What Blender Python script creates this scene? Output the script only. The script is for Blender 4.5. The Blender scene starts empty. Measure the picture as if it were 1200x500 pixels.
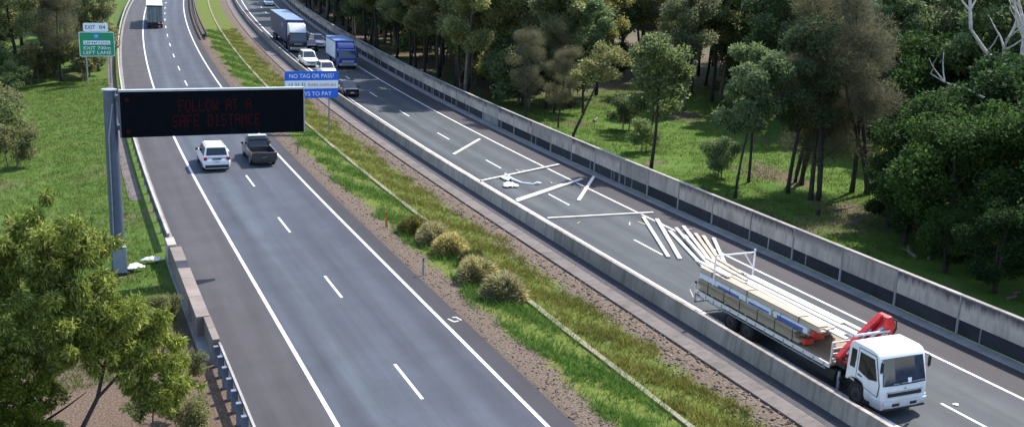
import bpy, math, random
import numpy as np
from mathutils import Vector, Matrix
R_ = math.radians
scene = bpy.context.scene
COL = scene.collection

# ------------------------------------------------------------------ camera
CAM_H, FPX = 16.55, 1213.0
PITCH, YAW, ROLL = R_(14.433), R_(23.969), R_(2.318)
cam_d = bpy.data.cameras.new('camera'); cam = bpy.data.objects.new('camera', cam_d); COL.objects.link(cam)
cam.location = (0, 0, CAM_H)
_f = Vector((math.sin(YAW) * math.cos(PITCH), math.cos(YAW) * math.cos(PITCH), -math.sin(PITCH)))
_r0 = Vector((math.cos(YAW), -math.sin(YAW), 0)); _u0 = _r0.cross(_f)
_r = _r0 * math.cos(ROLL) + _u0 * math.sin(ROLL); _u = _u0 * math.cos(ROLL) - _r0 * math.sin(ROLL)
cam.rotation_euler = Matrix((_r, _u, -_f)).transposed().to_euler()
cam_d.sensor_width = 36.0; cam_d.sensor_fit = 'HORIZONTAL'; cam_d.lens = FPX / 1200 * 36
cam_d.clip_start = 0.5; cam_d.clip_end = 4000
scene.camera = cam

# ------------------------------------------------------------------ light
SUN_AZ, SUN_EL = R_(63), R_(50)
w = bpy.data.worlds.new('World'); scene.world = w; w.use_nodes = True
nt = w.node_tree
bg = nt.nodes['Background']; bg.inputs['Strength'].default_value = 0.15
sky = nt.nodes.new('ShaderNodeTexSky'); sky.sky_type = 'NISHITA'; sky.sun_disc = False
sky.sun_elevation = SUN_EL; sky.sun_rotation = SUN_AZ; sky.air_density = 1.0; sky.dust_density = 1.0
nt.links.new(sky.outputs['Color'], bg.inputs['Color'])
sd = bpy.data.lights.new('sun', 'SUN'); sun = bpy.data.objects.new('sun', sd); COL.objects.link(sun)
sd.energy = 3.7; sd.angle = R_(0.55); sd.color = (1.0, 0.95, 0.87)
sv = Vector((math.sin(SUN_AZ) * math.cos(SUN_EL), math.cos(SUN_AZ) * math.cos(SUN_EL), math.sin(SUN_EL)))
sun.rotation_euler = (-sv).to_track_quat('-Z', 'Y').to_euler(); sun.location = (60, -20, 80)
scene.view_settings.view_transform = 'Standard'; scene.view_settings.look = 'None'
scene.view_settings.gamma = 1.0; scene.view_settings.exposure = 1.22
scene.view_settings.use_curve_mapping = False
scene.render.engine = 'CYCLES'
scene.cycles.max_bounces = 6; scene.cycles.diffuse_bounces = 3; scene.cycles.transparent_max_bounces = 6

# ------------------------------------------------------------------ road alignment
def sp(t):
    return math.log1p(math.exp(t)) if t < 30 else t
def cz(Y): return 0.020 * 14 * (sp((Y - 105) / 14) - sp((Y - 290) / 14))
def cx(Y):
    if Y < 59: return 0.0
    if Y < 300: return ((Y - 59) * 0.0183) ** 2
    return ((300 - 59) * 0.0183) ** 2 + 2 * 0.0183 ** 2 * (300 - 59) * (Y - 300)
# remaps first camera fit positions (offset n, along-road Y) to the corrected camera fit
_GN = ([-700, -6, 1, 4, 7.2, 14.3, 19.3, 24.7, 29.0, 32.5, 35.4, 40, 45, 55, 70, 130, 750], [-698.3, -4.3, 2.2, 5.1, 8.24, 15.24, 20.33, 25.97, 30.72, 34.3, 37.5, 42.8, 48.55, 60.5, 79.6, 156, 776])
_SN = [-6, 4, 14.3, 24.7, 35.4, 45, 55, 70]; _SY = [10, 40, 70, 90, 110, 130, 160, 200]
_SD = [[-.03, -1.08, -2.36, -2.68, -2.4, -2.14, -1.98, -1.36], [.53, .13, -.51, -.41, .23, .83, 1.55, 3.01], [1.14, 1.44, 1.48, 2.02, 3.05, 4.0, 5.34, 7.69], [1.78, 2.83, 3.59, 4.59, 6.0, 7.34, 9.33, 12.63],
       [2.47, 4.33, 5.87, 7.35, 9.17, 10.92, 13.62, 17.94], [3.13, 5.75, 8.01, 9.93, 12.13, 14.27, 17.63, 22.92], [3.85, 7.29, 10.35, 12.73, 15.33, 17.91, 22.0, 28.33], [5.0, 9.77, 14.07, 17.16, 20.39, 23.67, 28.94, 36.93]]
def _seg(xs, x):
    x = min(max(x, xs[0]), xs[-1]); k = 0
    while k < len(xs) - 2 and x > xs[k + 1]: k += 1
    return k, (x - xs[k]) / (xs[k + 1] - xs[k])
def refit(n, Y):
    k, t = _seg(_GN[0], n); n2 = _GN[1][k] + (_GN[1][k + 1] - _GN[1][k]) * t
    a, u = _seg(_SN, n); b, v = _seg(_SY, Y)
    d = (_SD[a][b] * (1 - u) + _SD[a + 1][b] * u) * (1 - v) + (_SD[a][b + 1] * (1 - u) + _SD[a + 1][b + 1] * u) * v
    return n2, Y + d
def Q(n, Y, h=0.0): return (n + cx(Y), Y, cz(Y) + h)
def P(n, Y, h=0.0): return Q(*refit(n, Y), h)
def heading(Y): return math.atan((cx(Y + .5) - cx(Y - .5)))
def slope(Y): return math.atan(cz(Y + .5) - cz(Y - .5))
def place(o, n, Y, h=0.0, back=False, extra=0.0):
    n, Y = refit(n, Y); o.location = Q(n, Y, h)
    o.rotation_euler = (-slope(Y) if back else slope(Y), 0, -heading(Y) + (math.pi if back else 0) + extra)

# ------------------------------------------------------------------ mesh helpers
class MB:
    def __init__(s): s.v = []; s.f = []
    def add(s, vs, fs):
        b = len(s.v); s.v += [tuple(p) for p in vs]; s.f += [tuple(i + b for i in f) for f in fs]; return s
    def box(s, x0, x1, y0, y1, z0, z1):
        return s.add([(x0,y0,z0),(x1,y0,z0),(x1,y1,z0),(x0,y1,z0),(x0,y0,z1),(x1,y0,z1),(x1,y1,z1),(x0,y1,z1)],
              [(3,2,1,0),(4,5,6,7),(0,1,5,4),(1,2,6,5),(2,3,7,6),(3,0,4,7)])
    def hexa(s, bot, top):
        return s.add(list(bot) + list(top), [(3,2,1,0),(4,5,6,7),(0,1,5,4),(1,2,6,5),(2,3,7,6),(3,0,4,7)])
    def prism(s, poly, a, b, axis='x'):
        n = len(poly)
        def mk(u, v, t):
            return (t, u, v) if axis == 'x' else ((u, t, v) if axis == 'y' else (u, v, t))
        vs = [mk(u, v, a) for u, v in poly] + [mk(u, v, b) for u, v in poly]
        fs = [tuple(range(n))[::-1], tuple(range(n, 2 * n))] + [(i, (i + 1) % n, n + (i + 1) % n, n + i) for i in range(n)]
        if axis != 'y': pass
        return s.add(vs, fs)
    def loft(s, secs, cap=True):
        n = len(secs[0]); vs = [p for q in secs for p in q]; fs = []
        for k in range(len(secs) - 1):
            for i in range(n):
                j = (i + 1) % n
                fs.append((k*n+i, k*n+j, (k+1)*n+j, (k+1)*n+i))
        if cap: fs += [tuple(range(n))[::-1], tuple((len(secs)-1)*n + i for i in range(n))]
        return s.add(vs, fs)
    def tube(s, pts, rad, n=7):
        pts = [Vector(p) for p in pts]
        if not hasattr(rad, '__len__'): rad = [rad] * len(pts)
        secs = []
        for i, p in enumerate(pts):
            d = (pts[min(i+1, len(pts)-1)] - pts[max(i-1, 0)])
            d = d.normalized() if d.length > 1e-6 else Vector((0, 0, 1))
            u = d.cross(Vector((0, 0, 1)))
            if u.length < 0.1: u = d.cross(Vector((0, 1, 0)))
            u.normalize(); v = d.cross(u)
            secs.append([tuple(p + (u * math.cos(2*math.pi*k/n) + v * math.sin(2*math.pi*k/n)) * rad[i]) for k in range(n)])
        return s.loft(secs)
    def cyl(s, c, r, a, b, axis='x', n=18, r2=None):
        r2 = r if r2 is None else r2; secs = []
        for t, rr in ((a, r), (b, r2)):
            q = []
            for k in range(n):
                u, v = rr * math.cos(2*math.pi*k/n), rr * math.sin(2*math.pi*k/n)
                q.append((t, c[0]+u, c[1]+v) if axis == 'x' else ((c[0]+u, t, c[1]+v) if axis == 'y' else (c[0]+u, c[1]+v, t)))
            secs.append(q)
        return s.loft(secs)
    def bar(s, a, b, wd, ht):
        a, b = Vector(a), Vector(b); d = (b - a).normalized(); up = Vector((0, 0, 1))
        if abs(d.z) > .98: up = Vector((0, 1, 0))
        u = d.cross(up).normalized() * wd / 2; v = u.cross(d).normalized() * ht / 2
        return s.hexa([a-u-v, a+u-v, b+u-v, b-u-v], [a-u+v, a+u+v, b+u+v, b-u+v])
    def slab(s, quad, inset=0.0, off=0.01, th=0.02):
        """thin plate lying on a quad (4 corners counter-clockwise from outside), pushed out by off"""
        q = [Vector(p) for p in quad]; c = sum(q, Vector()) / len(q)
        nrm = (q[1] - q[0]).cross(q[2] - q[0]).normalized()
        if inset: q = [p + (c - p).normalized() * inset * 1.3 for p in q]
        n = len(q)
        vs = [p + nrm * (off - th) for p in q] + [p + nrm * off for p in q]
        return s.add(vs, [tuple(range(n))[::-1], tuple(range(n, 2*n))] + [(i, (i+1) % n, n+(i+1) % n, n+i) for i in range(n)])
    def mesh(s, name, fix=True):
        m = bpy.data.meshes.new(name); m.from_pydata(s.v, [], s.f)
        if fix:
            import bmesh
            b = bmesh.new(); b.from_mesh(m); bmesh.ops.recalc_face_normals(b, faces=b.faces); b.to_mesh(m); b.free()
        return m
    def obj(s, name, mat, parent=None, bevel=0, smooth=False, seg=2):
        o = link(name, s.mesh(name), mat, parent)
        if bevel:
            md = o.modifiers.new('bevel', 'BEVEL'); md.width = bevel; md.segments = seg; md.limit_method = 'ANGLE'; md.angle_limit = R_(35)
        if smooth or bevel:
            for p in o.data.polygons: p.use_smooth = True
            try: o.data.set_sharp_from_angle(angle=R_(38))
            except Exception: pass
        return o

def link(name, mesh, mat, parent=None):
    if mat is not None and not mesh.materials: mesh.materials.append(mat)
    o = bpy.data.objects.new(name, mesh); COL.objects.link(o)
    if parent is not None: o.parent = parent
    return o
def np_mesh(name, V, F):
    """V (n,3) float array, F (m,k) int array with constant k"""
    V = np.asarray(V, np.float32); F = np.asarray(F, np.int32); m = bpy.data.meshes.new(name); k = F.shape[1]
    m.vertices.add(len(V)); m.vertices.foreach_set('co', V.ravel())
    m.loops.add(F.size); m.loops.foreach_set('vertex_index', F.ravel())
    m.polygons.add(len(F)); m.polygons.foreach_set('loop_start', np.arange(0, F.size, k, dtype=np.int32))
    try: m.polygons.foreach_set('loop_total', np.full(len(F), k, np.int32))
    except Exception: pass
    m.update(calc_edges=True); m.validate(); return m
def empty(name, loc=(0, 0, 0)):
    o = bpy.data.objects.new(name, None); COL.objects.link(o); o.location = loc; o.empty_display_size = .3; return o
def tag(o, label, cat, group=None):
    o['label'] = label; o['category'] = cat
    if group: o['group'] = group
    elif 'group' in o: del o['group']
    return o
def struct(o): o['kind'] = 'structure'; return o
def stuff(o): o['kind'] = 'stuff'; return o
def copy_tree(o, parent=None):
    c = o.copy(); COL.objects.link(c); c.parent = parent
    for ch in list(o.children): copy_tree(ch, c)
    return c

# ------------------------------------------------------------------ materials
def newmat(name):
    m = bpy.data.materials.new(name); m.use_nodes = True; t = m.node_tree
    return m, t, t.nodes['Principled BSDF']
def nd(t, kind, **kw):
    n = t.nodes.new(kind)
    for k, v in kw.items(): setattr(n, k, v)
    return n
def rgb(c): return (c[0], c[1], c[2], 1)
def noise(t, vec, scale, detail=4, rough=.6):
    n = nd(t, 'ShaderNodeTexNoise'); n.inputs['Scale'].default_value = scale
    n.inputs['Detail'].default_value = detail; n.inputs['Roughness'].default_value = rough
    if vec is not None: t.links.new(vec, n.inputs['Vector'])
    return n.outputs['Fac']
def ramp(t, fac, stops, interp='LINEAR'):
    r = nd(t, 'ShaderNodeValToRGB'); e = r.color_ramp.elements; r.color_ramp.interpolation = interp
    while len(e) < len(stops): e.new(0.5)
    for k, (p, c) in enumerate(stops): e[k].position = p; e[k].color = rgb(c) if hasattr(c, '__len__') else (c, c, c, 1)
    t.links.new(fac, r.inputs['Fac']); return r.outputs['Color']
def mix(t, fac, a, b, blend='MIX'):
    n = nd(t, 'ShaderNodeMix', data_type='RGBA', blend_type=blend)
    for sock, val in ((n.inputs[0], fac), (n.inputs[6], a), (n.inputs[7], b)):
        if hasattr(val, 'links') or isinstance(val, bpy.types.NodeSocket): t.links.new(val, sock)
        elif hasattr(val, '__len__'): sock.default_value = rgb(val)
        else: sock.default_value = val
    return n.outputs[2]
def math_(t, op, a, b=0.0, c=0.0):
    n = nd(t, 'ShaderNodeMath', operation=op)
    for k, v in enumerate((a, b, c)):
        if isinstance(v, bpy.types.NodeSocket): t.links.new(v, n.inputs[k])
        else: n.inputs[k].default_value = v
    return n.outputs[0]
def mapr(t, v, a, b, c=0.0, d=1.0):
    n = nd(t, 'ShaderNodeMapRange'); t.links.new(v, n.inputs[0])
    for k, x in enumerate((a, b, c, d)): n.inputs[k + 1].default_value = x
    return n.outputs[0]
def coords(t, which='Object', scale=(1, 1, 1)):
    tc = nd(t, 'ShaderNodeTexCoord'); mp = nd(t, 'ShaderNodeMapping'); mp.inputs['Scale'].default_value = scale
    t.links.new(tc.outputs[which], mp.inputs['Vector']); return mp.outputs['Vector']
def bump(t, p, h, strength=.3, dist=.02):
    b = nd(t, 'ShaderNodeBump'); b.inputs['Strength'].default_value = strength; b.inputs['Distance'].default_value = dist
    t.links.new(h, b.inputs['Height']); t.links.new(b.outputs['Normal'], p.inputs['Normal'])
def plain(name, col, rough=.5, metal=0.0, var=.12, scale=6.0, bmp=0.0, spec=None, coat=0):
    m, t, p = newmat(name)
    v = coords(t, 'Object'); n = noise(t, v, scale, 5)
    dark = tuple(c * (1 - var) for c in col); lite = tuple(min(1, c * (1 + var)) for c in col)
    t.links.new(ramp(t, n, [(.3, dark), (.7, lite)]), p.inputs['Base Color'])
    p.inputs['Roughness'].default_value = rough; p.inputs['Metallic'].default_value = metal
    if spec is not None: p.inputs['Specular IOR Level'].default_value = spec
    if coat: p.inputs['Coat Weight'].default_value = coat; p.inputs['Coat Roughness'].default_value = .08
    if bmp: bump(t, p, noise(t, v, scale * 6, 4), bmp)
    return m

M = {}
def build_mats():
    # asphalt: u = lateral offset n, v = Y along the road
    def asphalt(name, bands, wheel, seed):
        m, t, p = newmat(name)
        uv = nd(t, 'ShaderNodeUVMap'); uv.uv_map = 'UVMap'
        sep = nd(t, 'ShaderNodeSeparateXYZ'); t.links.new(uv.outputs['UV'], sep.inputs[0])
        mp = nd(t, 'ShaderNodeMapping'); mp.inputs['Scale'].default_value = (1, .035, 1); mp.inputs['Location'].default_value = (seed, seed, 0)
        t.links.new(uv.outputs['UV'], mp.inputs['Vector'])
        longn = noise(t, mp.outputs['Vector'], 1.1, 5, .55)
        wob = math_(t, 'MULTIPLY_ADD', math_(t, 'SUBTRACT', longn, .5), .5, sep.outputs['X'])
        lo, hi = bands[0][0], bands[-1][0]
        base = ramp(t, mapr(t, wob, lo, hi), [((b[0]-lo)/(hi-lo), b[1]) for b in bands])
        mid = noise(t, uv.outputs['UV'], .35, 5, .6)
        base = mix(t, 1.0, base, ramp(t, mid, [(.25, .80), (.75, 1.18)]), 'MULTIPLY')
        base = mix(t, 1.0, base, ramp(t, longn, [(.25, .68), (.75, 1.3)]), 'MULTIPLY')
        fine = noise(t, uv.outputs['UV'], 26, 3, .7)
        base = mix(t, 1.0, base, ramp(t, fine, [(.25, .8), (.75, 1.2)]), 'MULTIPLY')
        oil = noise(t, uv.outputs['UV'], 1.6, 6, .75)
        base = mix(t, ramp(t, oil, [(.60, 0.0), (.74, .55)]), base, (.035, .035, .042))
        vo = nd(t, 'ShaderNodeTexVoronoi', feature='DISTANCE_TO_EDGE'); mp3 = nd(t, 'ShaderNodeMapping'); mp3.inputs['Scale'].default_value = (.28, .07, 1); mp3.inputs['Location'].default_value = (seed, 0, 0)
        t.links.new(uv.outputs['UV'], mp3.inputs['Vector']); t.links.new(mp3.outputs['Vector'], vo.inputs['Vector'])
        base = mix(t, math_(t, 'MULTIPLY', ramp(t, vo.outputs['Distance'], [(.0, 1.0), (.012, 0.0)]), .35), base, (.03, .03, .035))
        t.links.new(base, p.inputs['Base Color']); p.inputs['Roughness'].default_value = .82; p.inputs['Specular IOR Level'].default_value = .35
        bump(t, p, fine, .35, .01)
        return m
    S = (0.0444,0.0414,0.0466)
    M['road_l'] = asphalt('asphalt_outbound', [(4.2, S), (6.9, S), (7.3, (0.0454,0.0528,0.0713)), (8.0, (0.0385,0.0446,0.0617)), (8.9, (0.0551,0.0674,0.0855)), (9.9, (0.0385,0.0446,0.0633)), (10.75, (0.0482,0.0564,0.0752)),
                          (11.6, (0.0372,0.0425,0.0610)), (12.5, (0.0482,0.0564,0.0760)), (13.4, (0.0330,0.0373,0.0547)), (14.3, (0.0385,0.0410,0.0570)), (14.6, (0.0244,0.0229,0.0296)), (15.4, (0.0222,0.0207,0.0266))], 0, 3.1)
    M['road_r'] = asphalt('asphalt_inbound', [(24.4, S), (25.6, (0.0407,0.0407,0.0459)), (26.5, (0.037,0.0422,0.0488)), (27.3, (0.0533,0.0629,0.0666)), (28.2, (0.037,0.0407,0.0481)), (29.0, (0.0518,0.0607,0.0636)),
                          (29.9, (0.04,0.0444,0.0518)), (30.8, (0.0562,0.0651,0.0696)), (31.7, (0.04,0.0429,0.0511)), (32.4, (0.0429,0.0429,0.0488)), (32.8, (0.0355,0.0311,0.0355)), (34.6, (0.034,0.0311,0.0348))], 0, 7.7)
    # worn paint
    def paint(name, col):
        m, t, p = newmat(name); v = coords(t, 'Object')
        n = noise(t, v, 5, 6, .7)
        t.links.new(mix(t, ramp(t, n, [(.34, 0.0), (.50, 1.0)]), (.26, .26, .29), col), p.inputs['Base Color']); p.inputs['Roughness'].default_value = .6
        return m
    M['paint'] = paint('road_paint', (.62, .62, .64)); M['paint_yellow'] = paint('verge_paint', (.62, .58, .34))
    # concrete
    def concrete(name, col, streak=.5, top_stain=None):
        m, t, p = newmat(name); tc = nd(t, 'ShaderNodeTexCoord'); oi = nd(t, 'ShaderNodeObjectInfo')
        ad = nd(t, 'ShaderNodeVectorMath', operation='ADD'); sc = nd(t, 'ShaderNodeVectorMath', operation='SCALE')
        sc.inputs['Scale'].default_value = 37.0
        cmb = nd(t, 'ShaderNodeCombineXYZ')
        for k in range(3): t.links.new(oi.outputs['Random'], cmb.inputs[k])
        t.links.new(cmb.outputs[0], sc.inputs[0]); t.links.new(tc.outputs['Object'], ad.inputs[0]); t.links.new(sc.outputs[0], ad.inputs[1])
        v = ad.outputs[0]
        mp = nd(t, 'ShaderNodeMapping'); mp.inputs['Scale'].default_value = (1, 2.6, .22); t.links.new(v, mp.inputs['Vector'])
        st = noise(t, mp.outputs['Vector'], 1.3, 5, .65); bl = noise(t, v, .7, 5, .6); fi = noise(t, v, 18, 3, .7)
        c = mix(t, 1.0, col, ramp(t, bl, [(.25, .72), (.75, 1.2)]), 'MULTIPLY')
        c = mix(t, streak, c, ramp(t, st, [(.3, .45), (.52, 1.0), (.8, 1.1)]), 'MULTIPLY')
        c = mix(t, 1.0, c, ramp(t, oi.outputs['Random'], [(0, (.72,.72,.71)), (.5, (.98,.97,.95)), (1, (1.14,1.11,1.08))]), 'MULTIPLY')
        c = mix(t, .6, c, ramp(t, fi, [(.3, .82), (.7, 1.15)]), 'MULTIPLY')
        if top_stain:
            sep = nd(t, 'ShaderNodeSeparateXYZ'); t.links.new(tc.outputs['Object'], sep.inputs[0])
            zz = math_(t, 'MULTIPLY_ADD', math_(t, 'SUBTRACT', st, .5), 1.1, sep.outputs['Z'])
            k = mapr(t, zz, top_stain[0], top_stain[1])
            k = math_(t, 'MULTIPLY', k, ramp(t, oi.outputs['Random'], [(.45, 0.0), (.6, .9)]))
            c = mix(t, k, c, (.05, .048, .06))
        t.links.new(c, p.inputs['Base Color']); p.inputs['Roughness'].default_value = .88; p.inputs['Specular IOR Level'].default_value = .25
        bump(t, p, fi, .3, .01); return m
    M['conc'] = concrete('barrier_concrete', (.305, .270, .238), .7)
    M['conc_apron'] = concrete('apron_concrete', (0.126,0.1094,0.1044), .7)
    M['conc_gutter'] = concrete('gutter_concrete', (0.216,0.2088,0.2088), .4)
    M['conc_wall'] = concrete('wall_panel_concrete', (.44, .375, .325), .65, (1.35, 1.75))
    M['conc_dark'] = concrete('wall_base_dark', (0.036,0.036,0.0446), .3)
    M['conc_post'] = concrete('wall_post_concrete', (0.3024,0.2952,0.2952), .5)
    M['conc_par'] = concrete('parapet_concrete', (.20, .17, .155), .2)
    M['conc_light'] = concrete('pale_concrete', (0.3312,0.3024,0.2808), .5)
    M['drain'] = concrete('drain_concrete', (.215, .20, .135), .5)

    # ground: u = n, v = Y along the road
    m, t, p = newmat('verge_ground')
    uv = nd(t, 'ShaderNodeUVMap'); uv.uv_map = 'UVMap'; sep = nd(t, 'ShaderNodeSeparateXYZ'); t.links.new(uv.outputs['UV'], sep.inputs[0])
    U_ = uv.outputs['UV']
    n1 = noise(t, U_, .55, 6, .65); n2 = noise(t, U_, 2.6, 5, .7); n3 = noise(t, U_, 11, 4, .75); n4 = noise(t, U_, .12, 4, .6)
    wob = math_(t, 'MULTIPLY_ADD', math_(t, 'SUBTRACT', n1, .5), 2.6, math_(t, 'MULTIPLY_ADD', math_(t, 'SUBTRACT', n2, .5), 1.2, sep.outputs['X']))
    grassL = ramp(t, n1, [(.3, (0.0429,0.0819,0.014)), (.5, (0.0624,0.1092,0.0195)), (.75, (0.1014,0.117,0.0351))])
    grassM = ramp(t, n2, [(.3, (0.0546,0.0858,0.0156)), (.5, (0.0936,0.1248,0.0234)), (.72, (0.156,0.1482,0.0468))])
    gravel = ramp(t, n3, [(.25, (0.0546,0.039,0.0296)), (.5, (0.1209,0.092,0.0718)), (.75, (0.195,0.156,0.1287))])
    litter = ramp(t, n3, [(.25, (0.039,0.0281,0.0203)), (.5, (0.1092,0.078,0.0585)), (.78, (0.195,0.1482,0.117))])
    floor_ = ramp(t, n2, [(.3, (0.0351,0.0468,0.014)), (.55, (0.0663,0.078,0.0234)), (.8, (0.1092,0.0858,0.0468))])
    lawn = ramp(t, n1, [(.28, (.042,.080,.012)), (.5, (.065,.122,.018)), (.75, (.095,.145,.028))])
    # median
    med = mix(t, mapr(t, wob, 16.5, 17.0), gravel, grassM); med = mix(t, mapr(t, wob, 21.4, 21.9), med, gravel)
    # left verge with bare patches
    lv = mix(t, ramp(t, n4, [(.58, 0.0), (.70, .7)]), grassL, litter)
    lv = mix(t, mapr(t, sep.outputs['Y'], 44, 50), litter, lv)
    # right side: lawn then litter under the forest
    rt = mix(t, ramp(t, n4, [(.54, 0.0), (.64, 1.0)]), lawn, litter)
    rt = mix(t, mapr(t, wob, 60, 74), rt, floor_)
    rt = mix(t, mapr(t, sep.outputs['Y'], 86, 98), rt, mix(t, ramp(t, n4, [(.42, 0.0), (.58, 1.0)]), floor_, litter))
    c = mix(t, mapr(t, sep.outputs['X'], 9.0, 9.1), lv, med); c = mix(t, mapr(t, sep.outputs['X'], 30, 30.1), c, rt)
    c = mix(t, 1.0, c, ramp(t, n3, [(.3, .72), (.7, 1.25)]), 'MULTIPLY')
    t.links.new(c, p.inputs['Base Color']); p.inputs['Roughness'].default_value = .95; p.inputs['Specular IOR Level'].default_value = .1
    bump(t, p, n3, .6, .06); M['ground'] = m

    # foliage and blades: colour varies leaf by leaf and tree by tree
    def foliage(name, cols, transl=.45, tint=.25, rough=.55, islands=True):
        m, t, p = newmat(name)
        ge = nd(t, 'ShaderNodeNewGeometry'); oi = nd(t, 'ShaderNodeObjectInfo')
        n = len(cols); c = ramp(t, ge.outputs['Random Per Island'], [(k / max(1, n - 1), cols[k]) for k in range(n)])
        tc = nd(t, 'ShaderNodeTexCoord'); cl = noise(t, tc.outputs['Object'], .55, 3, .5)
        c = mix(t, 1.0, c, ramp(t, cl, [(.3, (.72,.76,.70)), (.7, (1.32,1.26,1.12))]), 'MULTIPLY')
        c = mix(t, 1.0, c, ramp(t, oi.outputs['Random'], [(0, (1-tint, 1-tint*.9, 1-tint*.6)), (.5, (1, 1, 1)), (1, (1+tint, 1+tint*.8, 1-tint*.2))]), 'MULTIPLY')
        t.links.new(c, p.inputs['Base Color']); p.inputs['Roughness'].default_value = max(rough, .7); p.inputs['Specular IOR Level'].default_value = .2
        tr = nd(t, 'ShaderNodeBsdfTranslucent'); t.links.new(c, tr.inputs['Color']); ms = nd(t, 'ShaderNodeMixShader'); ms.inputs[0].default_value = transl
        out = t.nodes['Material Output']; t.links.new(p.outputs[0], ms.inputs[1]); t.links.new(tr.outputs[0], ms.inputs[2]); t.links.new(ms.outputs[0], out.inputs['Surface'])
        return m
    M['leaf_euc'] = foliage('eucalypt_leaves', [(.11,.13,.062), (.18,.205,.10), (.26,.285,.145), (.33,.35,.20)], .6)
    M['leaf_young'] = foliage('young_eucalypt_leaves', [(.075,.12,.045), (.12,.175,.07), (.165,.225,.10), (.21,.26,.14)])
    M['leaf_dark'] = foliage('dark_tree_leaves', [(.07,.095,.048), (.115,.15,.072), (.165,.21,.10)], .6)
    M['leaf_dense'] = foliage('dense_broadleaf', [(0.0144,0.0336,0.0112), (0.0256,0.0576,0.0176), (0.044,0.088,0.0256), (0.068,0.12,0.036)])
    M['leaf_cas'] = foliage('casuarina_needles', [(.075,.076,.05), (.125,.124,.085), (.175,.17,.122)], .4)
    M['leaf_fore'] = foliage('roadside_gum_leaves', [(.04,.07,.016), (.105,.15,.028), (.17,.225,.042), (.25,.29,.075), (.36,.37,.19)], .5)
    M['leaf_yellow'] = foliage('yellow_green_leaves', [(.075,.115,.016), (.15,.20,.026), (.24,.275,.045)], .5)
    M['leaf_olive'] = foliage('olive_leaves', [(.12,.13,.056), (.20,.205,.088), (.28,.28,.135)], .6)
    M['tussock'] = foliage('tussock_blades', [(.17,.155,.055), (.31,.28,.12), (.46,.41,.22), (.64,.58,.38)], .4)
    M['tussock_green'] = foliage('tussock_green_blades', [(0.082,0.0984,0.0246), (0.1558,0.164,0.0533), (0.2624,0.246,0.1148)], .35)
    M['grass_green'] = foliage('verge_grass_green', [(0.0574,0.1312,0.0205), (0.0902,0.1804,0.0328), (0.1312,0.2296,0.0492)], .35, .1)
    M['grass_olive'] = foliage('verge_grass_olive', [(0.0902,0.1066,0.0164), (0.1476,0.1558,0.0246), (0.2132,0.205,0.0492), (0.2788,0.2542,0.0984)], .35, .1)
    M['grass_lawn'] = foliage('park_grass', [(.055,.095,.016), (.085,.135,.024), (.115,.165,.034), (.16,.17,.06)], .4, .1)
    M['grass_left'] = foliage('left_verge_grass', [(0.041,0.082,0.0131), (0.0656,0.1189,0.0205), (0.0943,0.1435,0.0287), (0.1558,0.1558,0.0574)], .35, .1)
    M['stones'] = foliage('gravel_stones', [(0.0468,0.0351,0.0273), (0.1014,0.078,0.0624), (0.1638,0.1326,0.1092), (0.2574,0.2184,0.1872)], 0.0, .05, .9)
    M['bark_dark'] = plain('dark_bark', (.028, .022, .018), .9, 0, .4, 4, .5)
    M['bark_grey'] = plain('grey_bark', (.13, .105, .085), .9, 0, .4, 3, .5)
    M['bark_pale'] = plain('pale_dead_wood', (.46, .42, .39), .85, 0, .3, 3, .4)
    # timber
    def timber(name, a, b):
        m, t, p = newmat(name); v = coords(t, 'Object', (9, .5, 9)); n = noise(t, v, 2.2, 5, .6)
        oi = nd(t, 'ShaderNodeObjectInfo')
        c = mix(t, 1.0, ramp(t, n, [(.3, a), (.7, b)]), ramp(t, oi.outputs['Random'], [(0, .66), (1, 1.10)]), 'MULTIPLY')
        t.links.new(c, p.inputs['Base Color']); p.inputs['Roughness'].default_value = .75; return m
    M['pine'] = timber('primed_timber', (0.5412,0.5002,0.451), (0.6888,0.6478,0.5986)); M['tan'] = timber('raw_pine', (0.41,0.3198,0.2296), (0.5412,0.4428,0.3362))
    M['brown'] = timber('weathered_board', (0.2214,0.1804,0.1148), (0.3772,0.3116,0.2214)); M['ply'] = timber('deck_ply', (0.246,0.1722,0.1066), (0.3608,0.2624,0.164))
    # paints and misc
    M['white'] = plain('white_vehicle_paint', (.78, .78, .79), .28, 0, .04, 2, 0, None, .6)
    m, t, p = newmat('white_cab_paint'); v = coords(t, 'Object'); n = noise(t, v, 2.5, 6, .7); sep = nd(t, 'ShaderNodeSeparateXYZ'); t.links.new(v, sep.inputs[0])
    k = math_(t, 'MULTIPLY', mapr(t, math_(t, 'MULTIPLY_ADD', n, -.9, sep.outputs['Z']), .75, -.05), .55)
    t.links.new(mix(t, k, (.76, .76, .77), (.22, .19, .16)), p.inputs['Base Color']); p.inputs['Roughness'].default_value = .34; p.inputs['Coat Weight'].default_value = .4; M['white_cab'] = m
    M['silver'] = plain('silver_paint', (.42, .43, .44), .3, .5, .05, 2, 0, None, .5)
    M['grey_paint'] = plain('dark_grey_paint', (.10, .105, .11), .3, .4, .08, 2, 0, None, .5)
    M['ute_paint'] = plain('charcoal_paint', (.045, .048, .052), .3, .4, .08, 2, 0, None, .5)
    M['dark_paint'] = plain('dark_car_paint', (.035, .04, .05), .25, .3, .08, 2, 0, None, .6)
    M['blue_paint'] = plain('blue_truck_paint', (.010, .045, .30), .3, 0, .08, 2, 0, None, .5)
    M['blue_roof'] = plain('faded_blue_roof', (.10, .19, .42), .45, 0, .12, 1)
    M['navy'] = plain('navy_curtain', (.022, .028, .13), .5, 0, .15, 2)
    M['slate_roof'] = plain('slate_blue_trailer_roof', (.12, .18, .30), .45, 0, .12, 1)
    M['curtain'] = plain('pale_curtain', (.62, .68, .74), .5, 0, .06, 1.5)
    M['red'] = plain('crane_red', (.46, .014, .014), .45, 0, .35, 5, .2, None, .1)
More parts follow.
